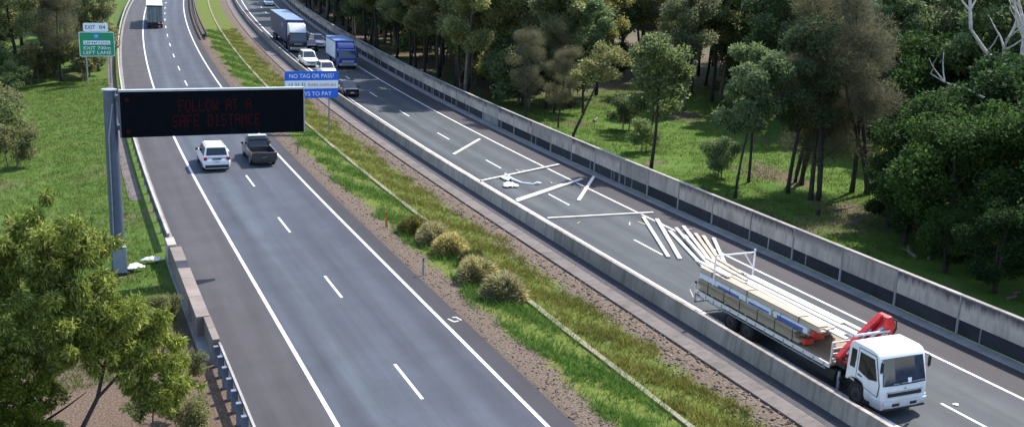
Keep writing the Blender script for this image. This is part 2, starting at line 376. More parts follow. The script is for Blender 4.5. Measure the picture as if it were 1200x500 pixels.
    M['dark_strip'] = plain('dark_foot_strip', (.032, .030, .036), .85, 0, .4, 3, .4)
    M['black'] = plain('black_plastic', (.012, .012, .014), .5, 0, .2, 6)
    M['rubber'] = plain('tyre_rubber', (.016, .016, .017), .85, 0, .2, 8)
    M['steel'] = plain('galvanised_steel', (.30, .33, .37), .5, .6, .18, 4)
    M['steel_blue'] = plain('weathered_galvanised_steel', (.15, .18, .24), .6, .3, .25, 4)
    M['rim'] = plain('wheel_rim', (.38, .38, .40), .4, .7, .1, 6)
    M['rim_shaded'] = plain('shaded_truck_rim', (.05, .048, .046), .8, 0, .3, 6)  # rim colour darkened to carry the shade under the truck deck
    M['chassis'] = plain('truck_chassis', (.02, .02, .022), .7, 0, .3, 4)
    M['greyribs'] = plain('grey_door_panel', (.26, .29, .28), .6, 0, .2, 3)
    M['glass'] = plain('dark_vehicle_glass', (.012, .016, .022), .06, 0, .2, 2, 0, .8)
    M['windscreen'] = plain('windscreen_glass', (.022, .034, .060), .07, 0, .5, 1.2, 0, .8)
    M['taillight'] = plain('tail_light_red', (.30, .01, .012), .25, 0, .1, 6)
    M['lamp'] = plain('headlamp_lens', (.55, .57, .6), .15, 0, .1, 6)
    M['lamp_off'] = plain('unlit_red_lamp', (.03, .005, .006), .7, 0, .1, 6, 0, .1)
    M['amber'] = plain('amber_lens', (.6, .22, .02), .3, 0, .1, 6)
    M['plate'] = plain('number_plate', (.55, .50, .52), .5, 0, .05, 6)
    M['rail_cream'] = plain('cream_painted_rail', (.62, .58, .54), .5, 0, .1, 5)
    M['wrap_khaki'] = plain('khaki_timber_pack', (.26, .23, .165), .6, 0, .25, 3)
    M['wrap_white'] = plain('white_pack_wrap', (.62, .64, .68), .4, 0, .1, 2.5, .2)
    M['wrap_blue'] = plain('blue_pack_print', (.05, .10, .32), .4, 0, .2, 3)
    M['wrap_red'] = plain('red_pack_end', (.50, .045, .03), .5, 0, .2, 4)
    M['strap'] = plain('black_strap', (.02, .02, .022), .7, 0, .2, 6)
    M['plastic'] = plain('white_plastic_film', (.72, .73, .75), .4, 0, .08, 5, .3)
    M['vms'] = plain('sign_face_black', (.003, .004, .007), .75, 0, .3, 2, 0, .06)
    M['vms_seam'] = plain('sign_seam', (.006, .007, .010), .8, 0, .2, 3, 0, .05)
    M['vms_edge'] = plain('sign_edge_grey', (.34, .36, .37), .5, .3, .1, 3)
    M['pole'] = plain('painted_pole', (.085, .105, .155), .5, .3, .15, 2)
    M['cabinet'] = plain('cabinet_grey', (.22, .25, .31), .5, .2, .08, 3)
    M['sign_green'] = plain('sign_green', (.006, .26, .12), .5, 0, .08, 2)
    M['sign_blue'] = plain('sign_blue', (.008, .12, .62), .5, 0, .06, 2)
    M['sign_white'] = plain('sign_white', (.78, .82, .88), .5, 0, .04, 3)
    M['sign_ink'] = plain('sign_ink', (.02, .03, .07), .5, 0, .1, 3)
    M['shield'] = plain('route_shield_blue', (.02, .26, .62), .5, 0, .05, 3)
    M['orange'] = plain('orange_marker', (.50, .13, .05), .6, 0, .1, 5)
    m, t, p = newmat('red_led'); n = noise(t, coords(t, 'Object'), .9, 3)
    p.inputs['Base Color'].default_value = (.008, .004, .005, 1); p.inputs['Roughness'].default_value = .8; p.inputs['Specular IOR Level'].default_value = .08; p.inputs['Emission Color'].default_value = (1, .08, .05, 1)
    t.links.new(mapr(t, n, .35, .68, .0004, .010), p.inputs['Emission Strength']); M['led'] = m
build_mats()

# ------------------------------------------------------------------ ribbons (surfaces that follow the road)
def ys(y0, y1, step_near=4.0):
    out = [y0]
    while out[-1] < y1: out.append(min(y1, out[-1] + (step_near if out[-1] < 320 else 30)))
    return out
def ribbon(name, ns, hs, y0, y1, mat, parent=None, step=4.0):
    Y = ys(y0, y1, step); V = []; F = []; UV = []
    k = len(ns)
    for y in Y:
        for n, h in zip(ns, hs): V.append(P(n, y, h)); UV.append((n, y))
    for a in range(len(Y) - 1):
        for b in range(k - 1): F.append((a*k+b, a*k+b+1, (a+1)*k+b+1, (a+1)*k+b))
    m = bpy.data.meshes.new(name); m.from_pydata(V, [], F); uvl = m.uv_layers.new(name='UVMap')
    uvl.data.foreach_set('uv', np.array([UV[l.vertex_index] for l in m.loops], np.float32).ravel())
    return link(name, m, mat, parent)

rng = np.random.default_rng(11)
def gh(n, Y):
    """height of the verge above the road datum"""
    if 3.9 < n < 15.32: return -.12
    if 22.9 < n < 36: return -.12
    if n <= 3.9:
        h = -.10 - .03 * min(8, max(0, 3.4 - n))
        if n < -2: h += .35 * math.sin(n * .23 + Y * .05) * min(1, (-2 - n) / 5) + .012 * max(0, -n - 12)
        return h
    if n < 22.9:
        d = abs(n - 19.3); return -.05 - .14 * max(0, 1 - d / 3.0)
    h = -.02 + .10 * math.sin(n * .31 + Y * .11) * min(1, (n - 36) / 6) + .010 * max(0, n - 60)
    return h
NS = ([-700, -400, -220, -130, -80, -55, -40, -32] + [x * 2.0 for x in range(-14, 1)] + [1, 2, 3, 3.9, 4.0, 9, 15.2, 15.34, 16, 17, 18, 18.8, 19.3, 19.8, 20.6, 21.5, 22.4, 22.85, 22.95, 28, 34, 36, 36.2]
      + [38 + 2 * k for k in range(20)] + [82, 90, 100, 120, 150, 200, 300, 450, 750])
YS = [-150, -80, -40] + [-20 + 4 * k for k in range(85)] + [330, 360, 400, 460, 540, 650, 800, 1000]
V = []; F = []; UV = []; K = len(NS)
for y in YS:
    for n in NS: V.append(P(n, y, gh(n, y))); UV.append((n, y))
for a in range(len(YS) - 1):
    for b in range(K - 1): F.append((a*K+b, a*K+b+1, (a+1)*K+b+1, (a+1)*K+b))
gm = bpy.data.meshes.new('ground'); gm.from_pydata(V, [], F); ul = gm.uv_layers.new(name='UVMap')
ul.data.foreach_set('uv', np.array([UV[l.vertex_index] for l in gm.loops], np.float32).ravel())
ground = struct(link('ground', gm, M['ground']))
for p_ in gm.polygons: p_.use_smooth = True

Y0, Y1 = -60, 700
road_l = struct(ribbon('outbound_road', [4.05, 7, 10.75, 14.3, 15.3], [0, 0, 0, 0, 0], Y0, Y1, M['road_l']))
road_r = struct(ribbon('inbound_road', [24.4, 29, 32.5, 34.55], [0, 0, 0, 0], Y0, Y1, M['road_r']))
def line(parent, n, wd, y0, y1, name='edge_line', mat='paint', step=4.0):
    return ribbon(name, [n - wd/2, n + wd/2], [.005, .005], y0, y1, M[mat], parent, step)
line(road_l, 7.18, .17, Y0, 420); line(road_l, 14.32, .16, Y0, 420)
line(road_r, 26.12, .17, Y0, 420); line(road_r, 32.48, .15, Y0, 420)
y = 34.6 - 12.0 * 4
while y < 300: line(road_l, 10.77, .13, y - 1.75, y + 1.75, 'lane_dash', step=1.5); y += 12.05 if y < 80 else 11.6
y = 23.2 - 11.5 * 3
while y < 300: line(road_r, 29.02, .13, y - 1.6, y + 1.5, 'lane_dash', step=1.5); y += 11.45
# painted survey characters on the median shoulder of the outbound road
mk = MB()
for a, b in (((14.66, 40.32), (14.80, 39.86)), ((14.80, 39.86), (15.02, 39.90)), ((14.92, 40.42), (15.12, 40.34)), ((15.08, 40.40), (15.16, 39.98)), ((15.14, 39.98), (15.20, 39.95))):
    mk.bar(P(*a, .007), P(*b, .007), .085, .004)
mk.obj('painted_mark', M['paint'], road_l)

# concrete apron beside the median barrier, wall gutter, left drain strip, median drain
ap = MB(); Yq = ys(Y0, 420)
ap.loft([[P(22.95, y, -.2), P(24.46, y, -.2), P(24.46, y, .05), P(22.95, y, .02)] for y in Yq]); struct(ap.obj('concrete_apron', M['conc_apron']))
bs = MB(); bs.loft([[P(23.74, y, .0), P(24.56, y, .0), P(24.56, y, .066), P(23.74, y, .044)] for y in Yq]); struct(bs.obj('dark_foot_strip', M['dark_strip']))  # dark-coloured strip over the apron along the barrier foot
gt = MB(); gt.loft([[P(34.5, y, -.1), P(35.25, y, -.1), P(35.25, y, .03), P(34.55, y, .012)] for y in Yq]); struct(gt.obj('wall_gutter', M['conc_gutter']))
ld = MB(); ld.loft([[P(2.45, y, -.3), P(3.25, y, -.3), P(3.25, y, -.09), P(2.45, y, -.09)] for y in ys(69, 150)]); struct(ld.obj('verge_drain_strip', M['conc_apron']))
dr = MB(); rr = random.Random(5)
yy = ys(-20, 300, 2.0)
dr.loft([[P(19.3 - w_, y, -.3), P(19.3 + w_, y, -.3), P(19.3 + w_, y, -.10 + e), P(19.3 - w_, y, -.10 + e)] for y in yy for w_, e in [(.11 + rr.random() * .05, rr.random() * .03)]])
struct(dr.obj('median_drain_edge', M['drain']))

# ------------------------------------------------------------------ median barrier
bar_root = tag(empty('concrete_barrier', P(24.65, 20)), 'long low concrete median barrier beside the truck, pale sunlit top', 'barrier')
bar_root['label'] = 'long low pale-topped concrete barrier between the grassy median and the inbound lanes'
seg_mesh = MB(); L = 5.985
prof = [(-.17, 0), (.26, 0), (.26, .08), (.14, .26), (.10, .80), (-.10, .80), (-.15, .26)]
seg_mesh.loft([[(x, -L/2, z) for x, z in prof], [(x, L/2, z) for x, z in prof]])
seg_me = seg_mesh.mesh('barrier_segment'); seg_me.materials.append(M['conc'])
def raw_at(name, me, root, n, Y, h=0.0):
    o = bpy.data.objects.new(name, me); COL.objects.link(o); o.parent = root
    o.location = Vector(Q(n, Y, h)) - root.location; o.rotation_euler = (slope(Y), 0, -heading(Y)); return o
def child_at(name, me, root, n, Y, h=0.0, extra=0.0):
    o = bpy.data.objects.new(name, me); COL.objects.link(o); o.parent = root
    place(o, n, Y, h, False, extra); o.location = Vector(o.location) - root.location; return o
for k in range(-4, 44): raw_at('barrier_segment', seg_me, bar_root, 25.96, 25.0 + 6 * k, .05)

# ------------------------------------------------------------------ far wall
wall_root = tag(empty('roadside_wall', P(35.4, 20)), 'long concrete panel wall with dark base between the inbound lanes and trees', 'wall')
def boxme(name, args, mat, bevel=False):
    mb = MB()
    for a in args: mb.box(*a)
    me = mb.mesh(name); me.materials.append(mat); return me
PL = 4.0
pan = boxme('wall_panel', [(-.07, .09, -1.955, 1.955, .72, 1.83)], M['conc_wall'])
capm = boxme('wall_cap', [(-.11, .13, -1.99, 1.99, 1.835, 1.90)], M['conc_light'])
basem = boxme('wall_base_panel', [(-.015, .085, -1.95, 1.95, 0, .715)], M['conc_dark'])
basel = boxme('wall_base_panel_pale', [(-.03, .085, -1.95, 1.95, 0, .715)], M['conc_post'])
postm = boxme('wall_post', [(-.10, .11, -.04, .04, 0, 1.83)], M['conc_post'])
stub = boxme('wall_stud', [(-.04, -.018, -.035, .035, .02, .715)], M['conc_post'])
wr = random.Random(3)
for k in range(-8, 68):
    Y = 34.95 + PL * k
    raw_at('wall_panel', pan, wall_root, 37.46 + wr.uniform(-.018, .018), Y, wr.uniform(-.035, .015))
    raw_at('wall_cap', capm, wall_root, 37.46, Y)
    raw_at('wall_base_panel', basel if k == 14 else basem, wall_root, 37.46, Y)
    raw_at('wall_post', postm, wall_root, 37.46, Y + PL / 2)
    for q in range(wr.choice([0, 0, 1, 1, 2])): raw_at('wall_stud', stub, wall_root, 37.46, Y + wr.uniform(-1.5, 1.5))

# ------------------------------------------------------------------ left roadside barriers
gr = tag(empty('guard_rail', P(4.1, 30)), 'steel guard rail with blue-grey posts on the left shoulder, nearest the camera', 'guard rail')
wb = MB(); prof = [(.05, .46), (.11, .52), (.04, .58), (.04, .64), (.11, .70), (.05, .78), (.035, .78), (.09, .70), (.02, .64), (.02, .58), (.09, .52), (.035, .46)]
wb.loft([[(x + 0.0, y, z) for x, z in prof] for y in (-26, -10, 0, 5, 9.7)])
o = wb.obj('rail_beam', M['steel'], gr); o.location = (0, 0, 0)
tp = MB(); tp.box(-.02, .06, -26, 9.7, .785, .82); tp.obj('rail_top_edge', M['conc_light'], gr)
gp = MB(); gp.box(-.20, .03, -.09, .09, -.5, .76); gpm = gp.mesh('rail_post'); gpm.materials.append(M['steel_blue'])
for k in range(30):
    child_at('rail_post', gpm, gr, 4.06, 39.6 - 1.12 * k)
pp = tag(empty('concrete_parapet', P(3.8, 50)), 'stepped concrete parapet with pale top on the left shoulder beside the gantry pole', 'parapet')
def lbox(name, n0, n1, y0, y1, z0, z1, mat, root, bevel=.015, step=6.0):
    mb = MB(); Yl = ys(y0, y1, step); rl = root.location
    mb.loft([[tuple(Vector(P(n, y, z)) - rl) for n, z in ((n0, z0), (n1, z0), (n1, z1), (n0, z1))] for y in Yl]); return mb.obj(name, M[mat], root, bevel)
for a in (39.95, 41.35): lbox('parapet_block', 3.86, 4.16, a, a + 1.38, -.5, .92, 'conc_par', pp)
for a in (42.75, 45.5, 48.25, 51.0): lbox('parapet_block', 3.55, 4.14, a, a + 2.73, -.5, .95, 'conc_par', pp)
lbox('parapet_end_block', 3.46, 3.92, 53.8, 55.3, -.5, 1.05, 'conc_light', pp)
lbox('parapet_base', 3.42, 4.22, 39.95, 55.3, -.9, .10, 'conc_gutter', pp)
ll = tag(empty('roadside_barrier', P(3.8, 70)), 'thin-topped steel roadside barrier curving away along the left shoulder past the green sign', 'guard rail')
lbox('barrier_top_rail', 3.72, 3.86, 56.8, 300, .74, .86, 'conc_light', ll, 0, 4)
lbox('barrier_beam', 3.76, 3.82, 56.8, 300, .40, .72, 'steel_blue', ll, 0, 4)
bp = boxme('barrier_post', [(-.07, .0, -.07, .07, -.4, .74)], M['steel_blue'])
for k in range(80): child_at('barrier_post', bp, ll, 3.75, 58 + 2.5 * k)
lbox('edge_kerb', 3.9, 4.2, 57, 300, -.2, .06, 'conc_gutter', ll, 0, 4)

# dark guard rail on the median side far up the outbound road (two rails with a nose)
mr = tag(empty('median_guard_rail', P(16, 157)), 'dark double guard rail on the far median edge of the outbound road', 'guard rail')
for n in (15.75, 16.45):
    lbox('rail_beam', n - .05, n + .05, 158, 300, .35, .78, 'chassis', mr, 0, 4)
nose = MB(); rl = mr.location
arc = [(15.75 + .35 + .35 * math.cos(a), 158 - .9 * math.sin(a)) for a in [math.pi * k / 8 for k in range(9)]]
nose.loft([[tuple(Vector(P(n + d, y, z)) - rl) for d, z in ((-.04, .35), (.04, .35), (.04, .78), (-.04, .78))] for n, y in arc]); nose.obj('rail_nose', M['chassis'], mr)
for k in range(36):
    for n in (15.75, 16.45): child_at('rail_post', bp, mr, n, 159 + 4 * k)

# ------------------------------------------------------------------ guide posts, blue sign, green sign, message sign
def text_mesh(s, size, name='text', ext=.004, align='CENTER', sx=1.0):
    cu = bpy.data.curves.new(name, 'FONT'); cu.body = s; cu.size = size; cu.extrude = ext; cu.align_x = align; cu.align_y = 'CENTER'; cu.resolution_u = 3
    ob = bpy.data.objects.new(name, cu); COL.objects.link(ob); dg = bpy.context.evaluated_depsgraph_get(); dg.update()
    me = bpy.data.meshes.new_from_object(ob.evaluated_get(dg)); bpy.data.objects.remove(ob, do_unlink=True); me.materials.clear()
    V = np.empty(len(me.vertices) * 3, np.float32); me.vertices.foreach_get('co', V); V = V.reshape(-1, 3)
    V2 = np.stack([V[:, 0] * sx, -V[:, 2], V[:, 1]], 1)        # stand upright, facing -Y
    me.vertices.foreach_set('co', V2.astype(np.float32).ravel()); me.update(); return me, V2
def text_fit(s, width, height, parent, loc, mat, name='lettering'):
    me, V2 = text_mesh(s, 1.0, name)
    w0 = np.ptp(V2[:, 0]); h0 = np.ptp(V2[:, 2]); c0 = (V2[:, 0].max() + V2[:, 0].min()) / 2; c2 = (V2[:, 2].max() + V2[:, 2].min()) / 2
    V2 = (V2 - [c0, 0, c2]) * [width / w0, 1, height / h0]
    me.vertices.foreach_set('co', V2.astype(np.float32).ravel()); me.update()
    par = list(range(len(V2)))
    def fd(a):
        while par[a] != a: par[a] = par[par[a]]; a = par[a]
        return a
    for e in me.edges: par[fd(e.vertices[0])] = fd(e.vertices[1])
    isl = {}
    for q in range(len(V2)): isl.setdefault(fd(q), []).append(q)
    spans = sorted(((V2[ix, 0].min(), V2[ix, 0].max(), ix) for ix in isl.values()), key=lambda t: t[0]); gl = []
    for a, b, ix in spans:
        if gl and a < gl[-1][1] - .004: gl[-1][1] = max(gl[-1][1], b); gl[-1][2] += ix
        else: gl.append([a, b, list(ix)])
    which = {q: k for k, g_ in enumerate(gl) for q in g_[2]}
    for k, g_ in enumerate(gl):
        mp_ = {q: i_ for i_, q in enumerate(g_[2])}
        m2 = bpy.data.meshes.new('letter'); m2.from_pydata([tuple(V2[q]) for q in g_[2]], [], [tuple(mp_[x_] for x_ in p_.vertices) for p_ in me.polygons if which[p_.vertices[0]] == k])
        o = link('letter', m2, M[mat], parent); o.location = loc
def rrect(w_, h_, r, n=5):
    pts = []
    for cx_, cz_, a0 in ((w_/2 - r, h_/2 - r, 0), (-w_/2 + r, h_/2 - r, 90), (-w_/2 + r, -h_/2 + r, 180), (w_/2 - r, -h_/2 + r, 270)):
        for k in range(n + 1): a = R_(a0 + 90 * k / n); pts.append((cx_ + r * math.cos(a), cz_ + r * math.sin(a)))
    return pts
def plate(name, w_, h_, r, y0, y1, mat, parent, loc=(0, 0, 0)):
    o = MB().prism(rrect(w_, h_, r), y0, y1, 'y').obj(name, M[mat], parent); o.location = loc; return o

# blue toll sign
b = tag(empty('toll_sign', Q(21.45, 90.0, -.1)), 'blue and white toll payment sign standing on the grassy median', 'sign')
for x in (-2.75, 0.1): MB().cyl((x, .12), .055, -.3, 5.2, 'z', 10).obj('sign_post', M['steel_blue'], b)
plate('sign_panel', 4.72, 2.36, .18, -.02, .03, 'sign_blue', b, (-1.45, 0, 4.17))
MB().box(-3.79, .89, -.032, -.022, 3.83, 4.54).obj('white_band', M['sign_white'], b)
text_fit('NO TAG OR PASS?', 3.9, .36, b, (-1.45, -.03, 4.94), 'sign_white')
text_fit('13 33 31', 1.4, .30, b, (-2.75, -.04, 4.19), 'sign_ink'); text_fit('linkt.com.au', 2.4, .30, b, (-.55, -.04, 4.19), 'wrap_red')
text_fit('3 DAYS TO PAY', 3.5, .36, b, (-1.45, -.03, 3.38), 'sign_white')
for zz in (3.36, 4.94): MB().box(-3.7, .8, .03, .10, zz - .04, zz + .04).obj('sign_rail', M['steel'], b)

# green exit sign
g = tag(empty('exit_sign', Q(2.75, 121.5, -.75)), 'green motorway exit sign with white plate on top, in front of trees', 'sign')
for x in (-1.15, 1.2): MB().cyl((x, .14), .07, .1, 5.8, 'z', 10).obj('sign_post', M['steel'], g)
plate('sign_border', 3.56, 2.62, .14, -.02, .02, 'sign_white', g, (0, 0, 4.9))
plate('sign_panel', 3.44, 2.50, .12, -.035, .0, 'sign_green', g, (0, 0, 4.9))
plate('exit_plate', 2.5, .90, .12, -.03, .03, 'sign_white', g, (-.05, 0, 6.70))
text_fit('EXIT', 1.0, .40, g, (-.58, -.045, 6.72), 'sign_ink'); text_fit('84', .6, .40, g, (.62, -.045, 6.72), 'sign_ink')
plate('route_shield', .56, .56, .12, -.06, -.03, 'shield', g, (-.05, 0, 5.72))
sh = MB()
for a, c_ in (((-.13, -.16), (-.13, .14)), ((-.13, .14), (0, -.02)), ((0, -.02), (.13, .14)), ((.13, .14), (.13, -.16))): sh.bar((a[0]-.05, -.07, a[1]+5.72), (c_[0]-.05, -.07, c_[1]+5.72), .012, .06)
sh.obj('shield_mark', M['sign_white'], g)
MB().box(-1.35, 1.35, -.06, -.03, 4.86, 5.28).obj('name_panel', M['sign_white'], g)
nm = MB(); xr = random.Random(2); x = -1.22
while x < 1.15:
    wd = xr.uniform(.10, .17); nm.box(x, x + wd * .35, -.07, -.062, 4.95, 5.19); nm.box(x, x + wd, -.072, -.063, 4.95 + xr.choice([0, .1, .18]), 5.02 + xr.choice([0, .08, .15])); x += wd + .09
nm.obj('faded_lettering', M['sign_ink'], g)
text_fit('EXIT 700m', 2.7, .34, g, (0, -.045, 4.50), 'sign_white'); text_fit('LEFT LANE', 2.8, .36, g, (0, -.045, 4.0), 'sign_white')

# variable message sign on a cantilever pole
v = tag(empty('message_sign', Q(2.2, 53.4, -.15)), 'black electronic message sign cantilevered over the outbound lanes from a steel pole', 'sign')
MB().cyl((0, 0), .35, -.3, 8.0, 'z', 24, .30).cyl((0, 0), .30, 8.0, 9.22, 'z', 24, .29).obj('pole', M['pole'], v, 0, True)
MB().cyl((0, 0), .36, 9.22, 9.28, 'z', 24).obj('pole_cap', M['steel'], v)
MB().cyl((0, 0), .62, -.3, .12, 'z', 24).obj('pole_flange', M['chassis'], v)
MB().box(-.28, .34, -.62, -.26, .15, 1.45).obj('cabinet', M['cabinet'], v, .02); MB().box(-.30, .36, -.65, -.24, 1.46, 1.50).obj('cabinet_lid', M['cabinet'], v, .01)
for i, zz in enumerate((7.4, 8.85)): MB().box(.2, 3.2, -.10, .16, zz - .13, zz + .13).obj('mounting_arm', M['steel_blue'], v, .02)
cb = MB(); cb.tube([(-.2, -.36, 1.5), (-.16, -.36, 4), (-.14, -.35, 7), (.1, -.3, 8.6)], .03, 6); cb.obj('conduit', M['steel'], v)
BX0, BX1, BZ0, BZ1 = .44, 9.32, 6.95, 9.18
MB().box(BX0, BX1, -.44, -.12, BZ0, BZ1).obj('sign_housing', M['vms'], v, .02)
MB().box(BX0 - .03, BX1 + .03, -.47, -.09, BZ1 + .003, BZ1 + .09).obj('housing_top', M['vms_edge'], v)
MB().box(BX1 + .004, BX1 + .05, -.46, -.10, BZ0, BZ1).obj('housing_side', M['vms_edge'], v)
MB().box(BX0 - .06, BX0 - .003, -.46, -.10, BZ0, BZ1).obj('housing_side', M['pole'], v)
for xx in [BX0 + 1.56 * k for k in range(1, 6)]: MB().box(xx - .008, xx + .008, -.446, -.4405, BZ0 + .05, BZ1 - .05).obj('panel_seam', M['vms_seam'], v)
for xx in (BX0 + .32,):
    for zz in (BZ0 + .3, BZ1 - .38): MB().cyl((xx, zz), .11, -.46, -.439, 'y', 14).obj('warning_lamp', M['lamp_off'], v)
FONT = {'F': '1f10101e101010', 'O': '0e11111111110e', 'L': '1010101010101f', 'W': '11111115151b11', 'A': '0e11111f111111', 'T': '1f040404040404',
        'S': '0f10100e01011e', 'E': '1f10101e10101f', 'D': '1e11111111111e', 'I': '0e04040404040e', 'N': '11191513111111', 'C': '0e11101010110e'}
for row, (s, x0, x1, zc) in enumerate((('FOLLOW AT A', 3.15, 6.75, 8.45), ('SAFE DISTANCE', 2.85, 7.2, 7.70))):
    adv = (x1 - x0) / len(s); px = adv / 6.3
    for i, ch in enumerate(s):
        if ch == ' ': continue
        mb = MB(); hx = FONT[ch]
        for r in range(7):
            bits = int(hx[2*r:2*r+2], 16)
            for q in range(5):
                if bits >> (4 - q) & 1:
                    cx0 = q * px; cz0 = (3 - r) * .088; mb.box(cx0 - .030, cx0 + .030, -.449, -.441, cz0 - .032, cz0 + .032)
        o = mb.obj('led_letter', M['led'], v); o.location = (x0 + i * adv, 0, zc)

# guide posts
for n, Y, lab in ((15.65, 46.7, 'white guide post at the gravel edge nearest the tussock shrubs'), (16.5, 56.0, 'orange-topped guide post at the gravel edge beyond the tussock shrubs'), (15.9, 78.5, 'small guide post at the gravel edge beside the dark ute')):
    gpo = tag(empty('guide_post', P(n, Y, -.06)), lab, 'guide post')
    MB().box(-.05, .05, -.02, .02, -.1, 1.0).obj('post_blade', M['cabinet'] if 'orange' not in lab else M['orange'], gpo, .01); MB().box(-.035, .035, -.028, -.018, .78, .92).obj('reflector', M['taillight'], gpo)

# ------------------------------------------------------------------ vehicles
def wheel(root, x, y, r, wd, name='wheel', rim='rim'):
    s = 1 if x > 0 else -1
    w_ = MB().cyl((y, r), r, x - s * wd, x, 'x', 22).obj(name, M['rubber'], root, .025)
    MB().cyl((y, r), r * .62, x - s * .02, x + s * .012, 'x', 16, r * .58).obj('rim', M[rim], w_)
    MB().cyl((y, r), r * .2, x, x + s * .03, 'x', 10).obj('hub', M['chassis'], w_)
def lerp(a, b, t): return tuple(a[i] + (b[i] - a[i]) * t for i in range(3))
def bil(q, u, v_): return lerp(lerp(q[0], q[1], u), lerp(q[3], q[2], u), v_)
def win(root, name, q, u0, u1, v0, v1, mat='glass', off=.012):
    MB().slab([bil(q, u0, v0), bil(q, u1, v0), bil(q, u1, v1), bil(q, u0, v1)], 0, off, .03).obj(name, M[mat], root)
def car(name, label, n, Y, paint, L=4.6, W=1.86, Hh=1.72, kind='suv', back=False, extra=0.0, rails=False, group=None):
    """front at +y; heading +Y unless back"""
    root = tag(empty(name), label, 'ute' if kind == 'ute' else ('van' if kind == 'van' else 'car'), group)
    hw = W / 2; f = L / 2; belt = Hh * .58; hood = Hh * (.56 if kind != 'hatch' else .54)
    P_ = M[paint]
    if kind == 'suv': st = [(-f, .80, .93), (-f + .12, .95, 1.0), (-f + .9, belt, 1.0), (0, belt, 1.0), (.62 * f / 1.0, hood + .04, 1.0), (f - .25, hood - .10, .95), (f, hood - .28, .84)]; cab = (-f + .10, -f + .42, .10 * f, .44 * f)
    elif kind == 'hatch': st = [(-f, .78, .90), (-f + .15, belt, .98), (-f + .9, belt, 1.0), (0, belt, 1.0), (.55 * f, hood + .02, 1.0), (f - .25, hood - .14, .93), (f, hood - .32, .8)]; cab = (-f + .12, -f + .62, .02 * f, .48 * f)
    elif kind == 'van': st = [(-f, belt, .97), (-f + .1, belt, 1.0), (0, belt, 1.0), (.55 * f, belt, 1.0), (f - .2, hood - .16, .95), (f, hood - .3, .86)]; cab = (-f + .03, -f + .12, .42 * f, .74 * f)
    else: st = [(-.02 * f, belt, .98), (0.1, belt, 1.0), (.58 * f, hood + .06, 1.0), (f - .25, hood - .06, .95), (f, hood - .25, .86)]; cab = (.0 * f, .10 * f, .34 * f, .56 * f)
    secs = []
    for y, zt, k in st:
        h = hw * k
        half = [(h * .86, .24), (h * .97, .36), (h, .62), (h * .985, zt - .10), (h * .93, zt - .015), (h * .5, zt + .025)]
        secs.append([(x, y, z) for x, z in half] + [(-x, y, z) for x, z in half[::-1]])
    MB().loft(secs).obj('body', P_, root, .03)
    y0, y1, y2, y3 = cab; zb = belt - .03; zt = Hh; wb_, wt = hw * .93, hw * .74
    bot = [(-wb_, y0, zb), (wb_, y0, zb), (wb_, y3, zb), (-wb_, y3, zb)]; top = [(-wt, y1, zt - .03), (wt, y1, zt - .03), (wt, y2, zt), (-wt, y2, zt)]
    MB().hexa(bot, top).obj('cabin', P_, root, .05)
    rear = [bot[1], bot[0], top[0], top[1]][::1]; rear = [bot[0], bot[1], top[1], top[0]]
    win(root, 'rear_window', rear, .07, .93, .22, .90)
    frt = [bot[2], bot[3], top[3], top[2]]; win(root, 'windscreen', frt, .05, .95, .08, .92, 'windscreen')
    for sgn, q in ((1, [bot[1], bot[2], top[2], top[1]]), (-1, [bot[3], bot[0], top[0], top[3]])):
        a, b_, c_ = (.05, .34, .66) if sgn > 0 else (.05, .36, .68)
        for u0, u1 in (((a, b_ - .012), (b_ + .012, c_ - .012), (c_ + .012, .93)) if kind in ('suv', 'hatch') else ((.10, .90),)):
            win(root, 'side_window', q, u0, u1, .14, .86)
    for s in (-1, 1):
        for yy_ in (-f * .60, f * .62): wheel(root, s * (hw - .015), yy_, .35, .22)
        MB().box(s * hw * .98, s * (hw + .17), y3 - .32, y3 - .22, belt + .0, belt + .16).obj('mirror', M['black'] if paint != 'white' else M['black'], root, .02)
        tz = (.86, 1.08) if kind != 'hatch' else (.78, .95)
        MB().box(*sorted((s * hw * .72, s * hw * .955)), -f - .012, -f + .12, *tz).obj('tail_light', M['taillight'], root, .01)
        MB().box(*sorted((s * hw * .45, s * hw * .82)), f - .16, f - .005, hood - .32, hood - .18).obj('headlight', M['lamp'], root, .01)
        if rails: MB().bar((s * wt * .93, y1 + .05, zt + .05), (s * wt * .93, y2 - .05, zt + .06), .04, .04).obj('roof_rail', M['black'], root)
    MB().box(-hw * .86, hw * .86, -f - .06, -f + .1, .30, .52).obj('rear_bumper', M['black'] if kind != 'hatch' else P_, root, .03)
    MB().box(-hw * .8, hw * .8, f - .12, f + .05, .28, .48).obj('front_bumper', M['black'] if paint != 'white' else P_, root, .03)
    MB().box(-.5, .5, f - .08, f + .02, .52, .66).obj('grille', M['black'], root, .01)
    MB().box(-.19, .19, -f - .03, -f, .68, .79).obj('number_plate', M['plate'], root); MB().box(-.19, .19, f + .02, f + .07, .42, .52).obj('number_plate', M['plate'], root)
    if kind == 'suv': MB().box(-.32, .32, -f - .02, -f + .05, .90, .98).obj('tailgate_handle', M['black'], root)
    if kind == 'ute':
        MB().box(-hw * .93, hw * .93, -f + .04, 0, .55, .66).obj('tray_floor', M['black'], root)
        for s in (-1, 1): MB().box(*sorted((s * hw * .90, s * hw * .99)), -f, .02, .45, belt + .03).obj('tray_side', P_, root, .025)
        MB().box(-hw * .93, hw * .93, -f - .03, -f + .05, .5, belt + .02).obj('tailgate', P_, root, .02)
        MB().box(-.55, .35, -f + .35, -f + .75, .66, .86).obj('tray_bundle', M['plastic'], root, .08)
        bar_ = MB(); bar_.tube([(-hw * .85, -.15, belt), (-hw * .72, -.22, Hh - .12), (hw * .72, -.22, Hh - .12), (hw * .85, -.15, belt)], .04, 8); bar_.obj('sports_bar', M['chassis'], root)
